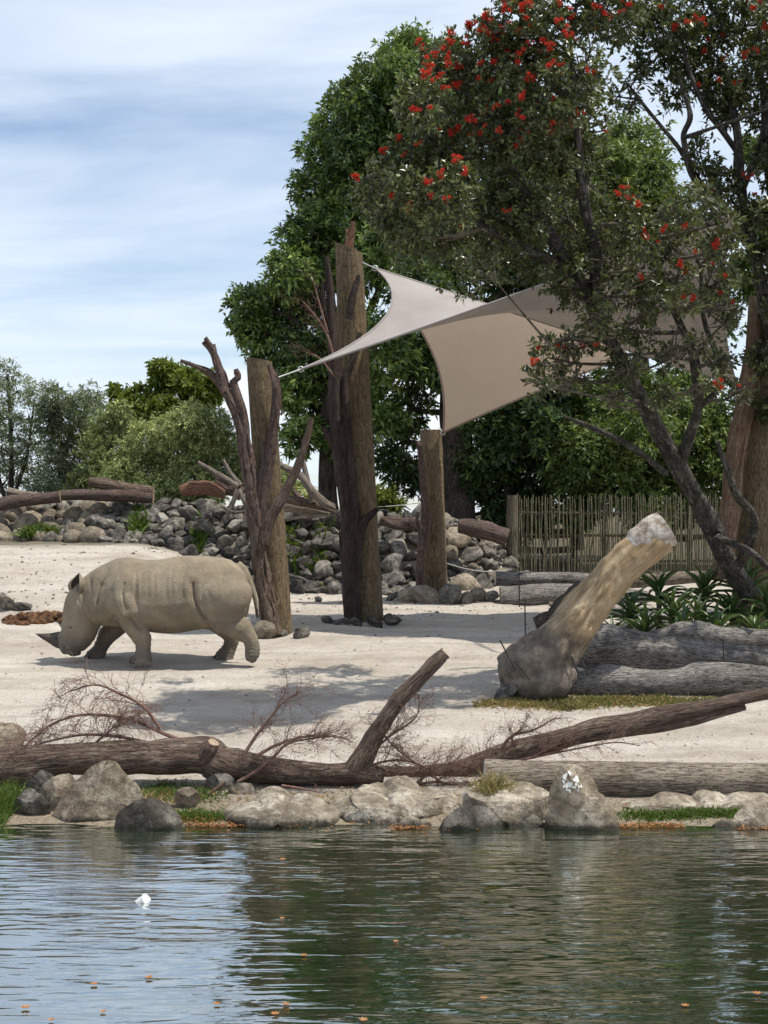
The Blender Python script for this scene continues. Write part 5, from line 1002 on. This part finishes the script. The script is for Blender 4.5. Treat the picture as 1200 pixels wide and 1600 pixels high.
brush('thin brush caught along the rising grey brown branch',[([(780,1175),(800,1150),(835,1140),(870,1120)],3),([(805,1168),(800,1150),(815,1140)],2.4),([(800,1190),(850,1180),(900,1170),(960,1160),(1000,1165)],2.2),([(830,1185),(860,1168),(880,1160)],2)],17.3,64,15,.35,.005,.2)
brush('few thin stems hanging under the log over the mossy bank',[([(352,1222),(335,1235),(318,1246)],3.2),([(440,1228),(470,1232),(500,1238)],2.6)],16.6,65,3,.2,.004,.2)
brush('bare bleached twigs beside the upper part of the tall post',[([(522,560),(510,520),(490,490),(472,470)],2.6),([(512,520),(498,470),(490,440)],2.2),([(524,590),(500,560),(478,550)],2)],29.4,66,9,.55,.007,0)
# ------------------------------------------------------------------ grass, litter, floating things
def blades(name,label,spots,mat,seed,cat,L=.10,W=.008,lean=.5,zoff=0.0):
    """spots: (px centre, depth, half width px, half depth m, count)"""
    rs=np.random.default_rng(seed); P=[]
    for px,d,hw,hd,n in spots:
        yy=d+rs.normal(size=n)*hd*.6; xx=(px-600)/F*d+pm(hw,d)*np.clip(rs.normal(size=n)*.55,-1.1,1.1); P.append(np.stack([xx,yy,gz(xx,yy)+zoff],1))
    P=np.concatenate(P); m=len(P); up=unit(np.stack([rs.normal(size=m)*lean,rs.normal(size=m)*lean,np.ones(m)],1)); s=unit(np.cross(up,rs.normal(size=(m,3)))); l=(L*(.5+rs.random(m)))[:,None]
    bend=np.stack([rs.normal(size=m),rs.normal(size=m),-np.abs(rs.normal(size=m))*.6],1)*l*.28
    V=np.stack([P-s*W,P+s*W,P+up*l*.6+s*W*.7+bend*.3,P+up*l*.6-s*W*.7+bend*.3,P+up*l+bend],1).reshape(-1,3); k=np.arange(m)[:,None]*5
    base=np.array([np.mean(P[:,0]),np.mean(P[:,1]),np.min(P[:,2])]); t=np.repeat(np.clip(rs.normal(size=m)*.25+.5,0,1),5)
    o=link(name,np_mesh(name,V-base,k+np.array([[0,1,2,3]]),k+np.array([[3,2,4]]),[M[mat]],False,None,None,{'tint':t}),None,tuple(base)); return tag(o,label,cat,kind='stuff')
blades('grass','bright green grass at the left edge of the pond',[(-10,16.0,26,.35,2600),(5,16.2,18,.4,900)],'grass',71,'grass',.17,.007,.35)
blades('grass','low green turf strip at the water edge on the right',[(1110,15.95,90,.10,2600),(1000,15.95,40,.12,500),(1190,15.95,40,.14,1200)],'grass',72,'grass',.06,.006,.7)
blades('moss_grass','short mossy grass on the bank under the brown trunk',[(300,16.6,50,.3,1300),(250,16.8,30,.25,600),(390,15.95,40,.12,900),(330,15.85,40,.1,1200),(300,15.9,30,.15,800)],'grass',73,'grass',.05,.005,.8)
blades('dry_grass','tuft of yellowing grass on the ledge rock',[(770,15.95,22,.12,420)],'dry_grass',74,'grass',.22,.006,.7,.22)
blades('dry_grass','straw and orange litter in front of the leaning stump and low log',[(1000,21.9,120,.28,5200),(860,21.7,60,.25,2400),(780,21.7,35,.2,900)],'dry_grass',75,'grass',.07,.008,1.6)
blades('grass','thin green grass in front of the leaning stump and low log',[(900,21.9,100,.3,1500),(1060,21.9,80,.3,1200)],'grass',76,'grass',.06,.006,.8)
blades('dry_grass','scattered dry stems on the bank stones by the water',[(600,16.3,80,.4,500),(450,16.3,60,.3,400),(250,16.5,60,.3,500)],'dry_grass',77,'grass',.07,.005,1.5)
blades('weeds','small green weeds growing between the left boulders',[(55,37.4,12,.25,260),(75,37.5,10,.2,220),(45,37.3,8,.2,160)],'grass',78,'weeds',.28,.03,.6,.1)
blades('weeds','green weeds among the dark rocks behind the left post',[(455,36.0,14,.4,260),(505,36.2,14,.4,260),(215,37.6,14,.4,300),(310,36.8,10,.4,200)],'grass',79,'weeds',.26,.03,.6,.1)
def litter(name,label,spots,seed,size=.02,mat='litter',z0=.01):
    rs=np.random.default_rng(seed); P=[]
    for px,d,hw,hd,n in spots:
        yy=d+rs.normal(size=n)*hd; xx=(px-600)/F*d+pm(hw,d)*rs.uniform(-1,1,n); P.append(np.stack([xx,yy,np.maximum(gz(xx,yy),0)+z0+rs.random(n)*.01],1))
    P=np.concatenate(P); m=len(P); N0=np.tile(np.array([[0,0,1.]]),(m,1)); V,Q,T=leaves_mesh(name,P,N0,np.full(m,.5)+rs.normal(size=m)*.25,size*1.6,size,1,None,rs,(1.1,1.6),.0); base=P.mean(0)
    o=link(name,np_mesh(name,V-base,Q,mats=[M[mat]],smooth=False,attrs={'tint':T}),None,tuple(base)); tag(o,label,'litter',kind='stuff')
litter('leaf_litter','rusty fallen needles along the waterline',[(380,15.62,90,.03,900),(640,15.5,30,.04,260),(1010,15.62,60,.05,700),(1180,15.5,30,.05,160),(300,15.75,40,.06,300),(560,16.0,140,.4,260)],81,.016)
litter('leaf_litter','brown dead leaves scattered over the sandy bank',[(450,16.6,200,.4,500),(800,16.4,200,.3,300),(600,19,500,1.2,260),(900,21.8,150,.3,600),(700,31,150,1.5,200)],82,.022)
def pebbles(name,label,n,seed,boxes):
    rs=np.random.default_rng(seed); O=np.array([(1,0,0),(-1,0,0),(0,1,0),(0,-1,0),(0,0,1),(0,0,-1.)]); T0=np.array([(0,2,4),(2,1,4),(1,3,4),(3,0,4),(2,0,5),(1,2,5),(3,1,5),(0,3,5)]); V=[];T=[];k=0
    for px0,px1,d0,d1,m,s0 in boxes:
        for i in range(m):
            d=d0+(d1-d0)*rs.random(); x=(px0+(px1-px0)*rs.random()-600)/F*d; s=s0*(.4+rs.random()**3*1.6); a=rs.random()*6.28; R=np.array([[math.cos(a),-math.sin(a),0],[math.sin(a),math.cos(a),0],[0,0,1]])
            V.append((O*s*(.6+.7*rs.random((6,1)))*np.array([1.2,.9,.6]))@R.T+np.array([x,d,float(gz(x,d))+s*.15])); T.append(T0+k); k+=6
    V=np.concatenate(V); b=V.mean(0); o=link(name,np_mesh(name,V-b,None,np.concatenate(T),[M['rock_warm']],False),None,tuple(b)); tag(o,label,'pebbles',kind='stuff')
pebbles('pebbles','small stones and clods scattered over the pale sand',0,91,[(-100,1300,17.8,24,700,.013),(-100,1300,24,33,700,.018),(-60,420,29,37,500,.03),(420,800,30,35,260,.028),(200,760,16,17.2,260,.018)])
def blossom_mesh():
    rs=np.random.default_rng(9); mb=MB(); 
    for i in range(7):
        a=i*.9; dv=np.array([math.cos(a),math.sin(a),.55]); s=np.array([-math.sin(a),math.cos(a),0])*.012; mb.add([(0,0,0.004),dv*.018+s,dv*.034,dv*.018-s],[(0,1,2,3)],a=.5+.1*(i%4))
    V=np.concatenate(mb.V); return np_mesh('fallen_blossom',V,np.concatenate(mb.Q),mats=[M['litter']],smooth=False,attrs={'tint':np.concatenate(mb.A)})
BMsh=blossom_mesh()
BL=['orange blossom on the dark water below the upright boulder gap', 'orange blossom at the boundary of bright and dark reflections with a pale stem', 'orange blossom on bright ripples near the lower left', 'orange blossom straight below the floating cup', 'orange blossom nearest the left frame edge', 'orange blossom low on the bright ripples left of the bottom pair', 'orange blossom at the right end of the bright ripples', 'upper of two close orange blossoms near the bottom', 'lower of two close orange blossoms near the bottom', 'orange blossom cut by the bottom frame edge near the centre', 'orange blossom alone in the middle of the pond', 'orange blossom on the dark green water right of centre', 'orange blossom at the lower right', 'orange blossom furthest right on the pond', 'faint orange blossom closest to the pale bank ledge', 'orange blossom in the bottom left corner']
for i,(px,py) in enumerate([(441,1437),(475,1495),(147,1540),(233,1530),(40,1577),(161,1583),(339,1571),(447,1572),(430,1587),(568,1597),(619,1473),(756,1562),(1071,1574),(1183,1555),(442,1345),(80,1596)]):
    dd=CAMZ*F/(py-800); o=link('fallen_blossom',BMsh,None,((px-600)/F*dd,dd,.004)); s=.75+.07*(i%5); o.scale=(s,s,s); o.rotation_euler=(0,0,i*1.3); tag(o,BL[i],'blossom','orange blossoms floating on the pond')
def cup():
    d=CAMZ*F/(1408-800); c=np.array([(220-600)/F*d,d,-0.022]); root=empty('floating_cup',tuple(c),'white paper cup tipped over and floating on the pond','cup'); ax=unit(np.array([.60,-.16,.36])); r=pm(10.5,d)
    n=unit(np.cross(ax,[0,1.,0])); b=np.cross(ax,n); th=np.linspace(0,2*np.pi,28,endpoint=False); ring=lambda t,R:np.array([c+ax*t+R*(math.cos(q)*n+math.sin(q)*b) for q in th])
    R=[ring(-.08,r*.72),ring(.055,r)]; mb=MB(); mb.add(np.concatenate(R),[(i,(i+1)%28,28+(i+1)%28,28+i) for i in range(28)]); mb.add(np.vstack([R[0],(c-ax*.08)[None]]),T=[((i+1)%28,i,28) for i in range(28)]); mb.build('cup_wall',M['cup'],root)
    L=[ring(.055,r*1.06),ring(.068,r*1.06),ring(.068,r*.95),ring(.060,r*.90)]; mb=MB(); mb.add(np.concatenate(L),[(k*28+i,k*28+(i+1)%28,(k+1)*28+(i+1)%28,(k+1)*28+i) for k in range(3) for i in range(28)]); mb.add(np.vstack([L[3],(c+ax*.060)[None]]),T=[(i,(i+1)%28,28) for i in range(28)]); mb.build('lid',M['cup'],root)
cup()
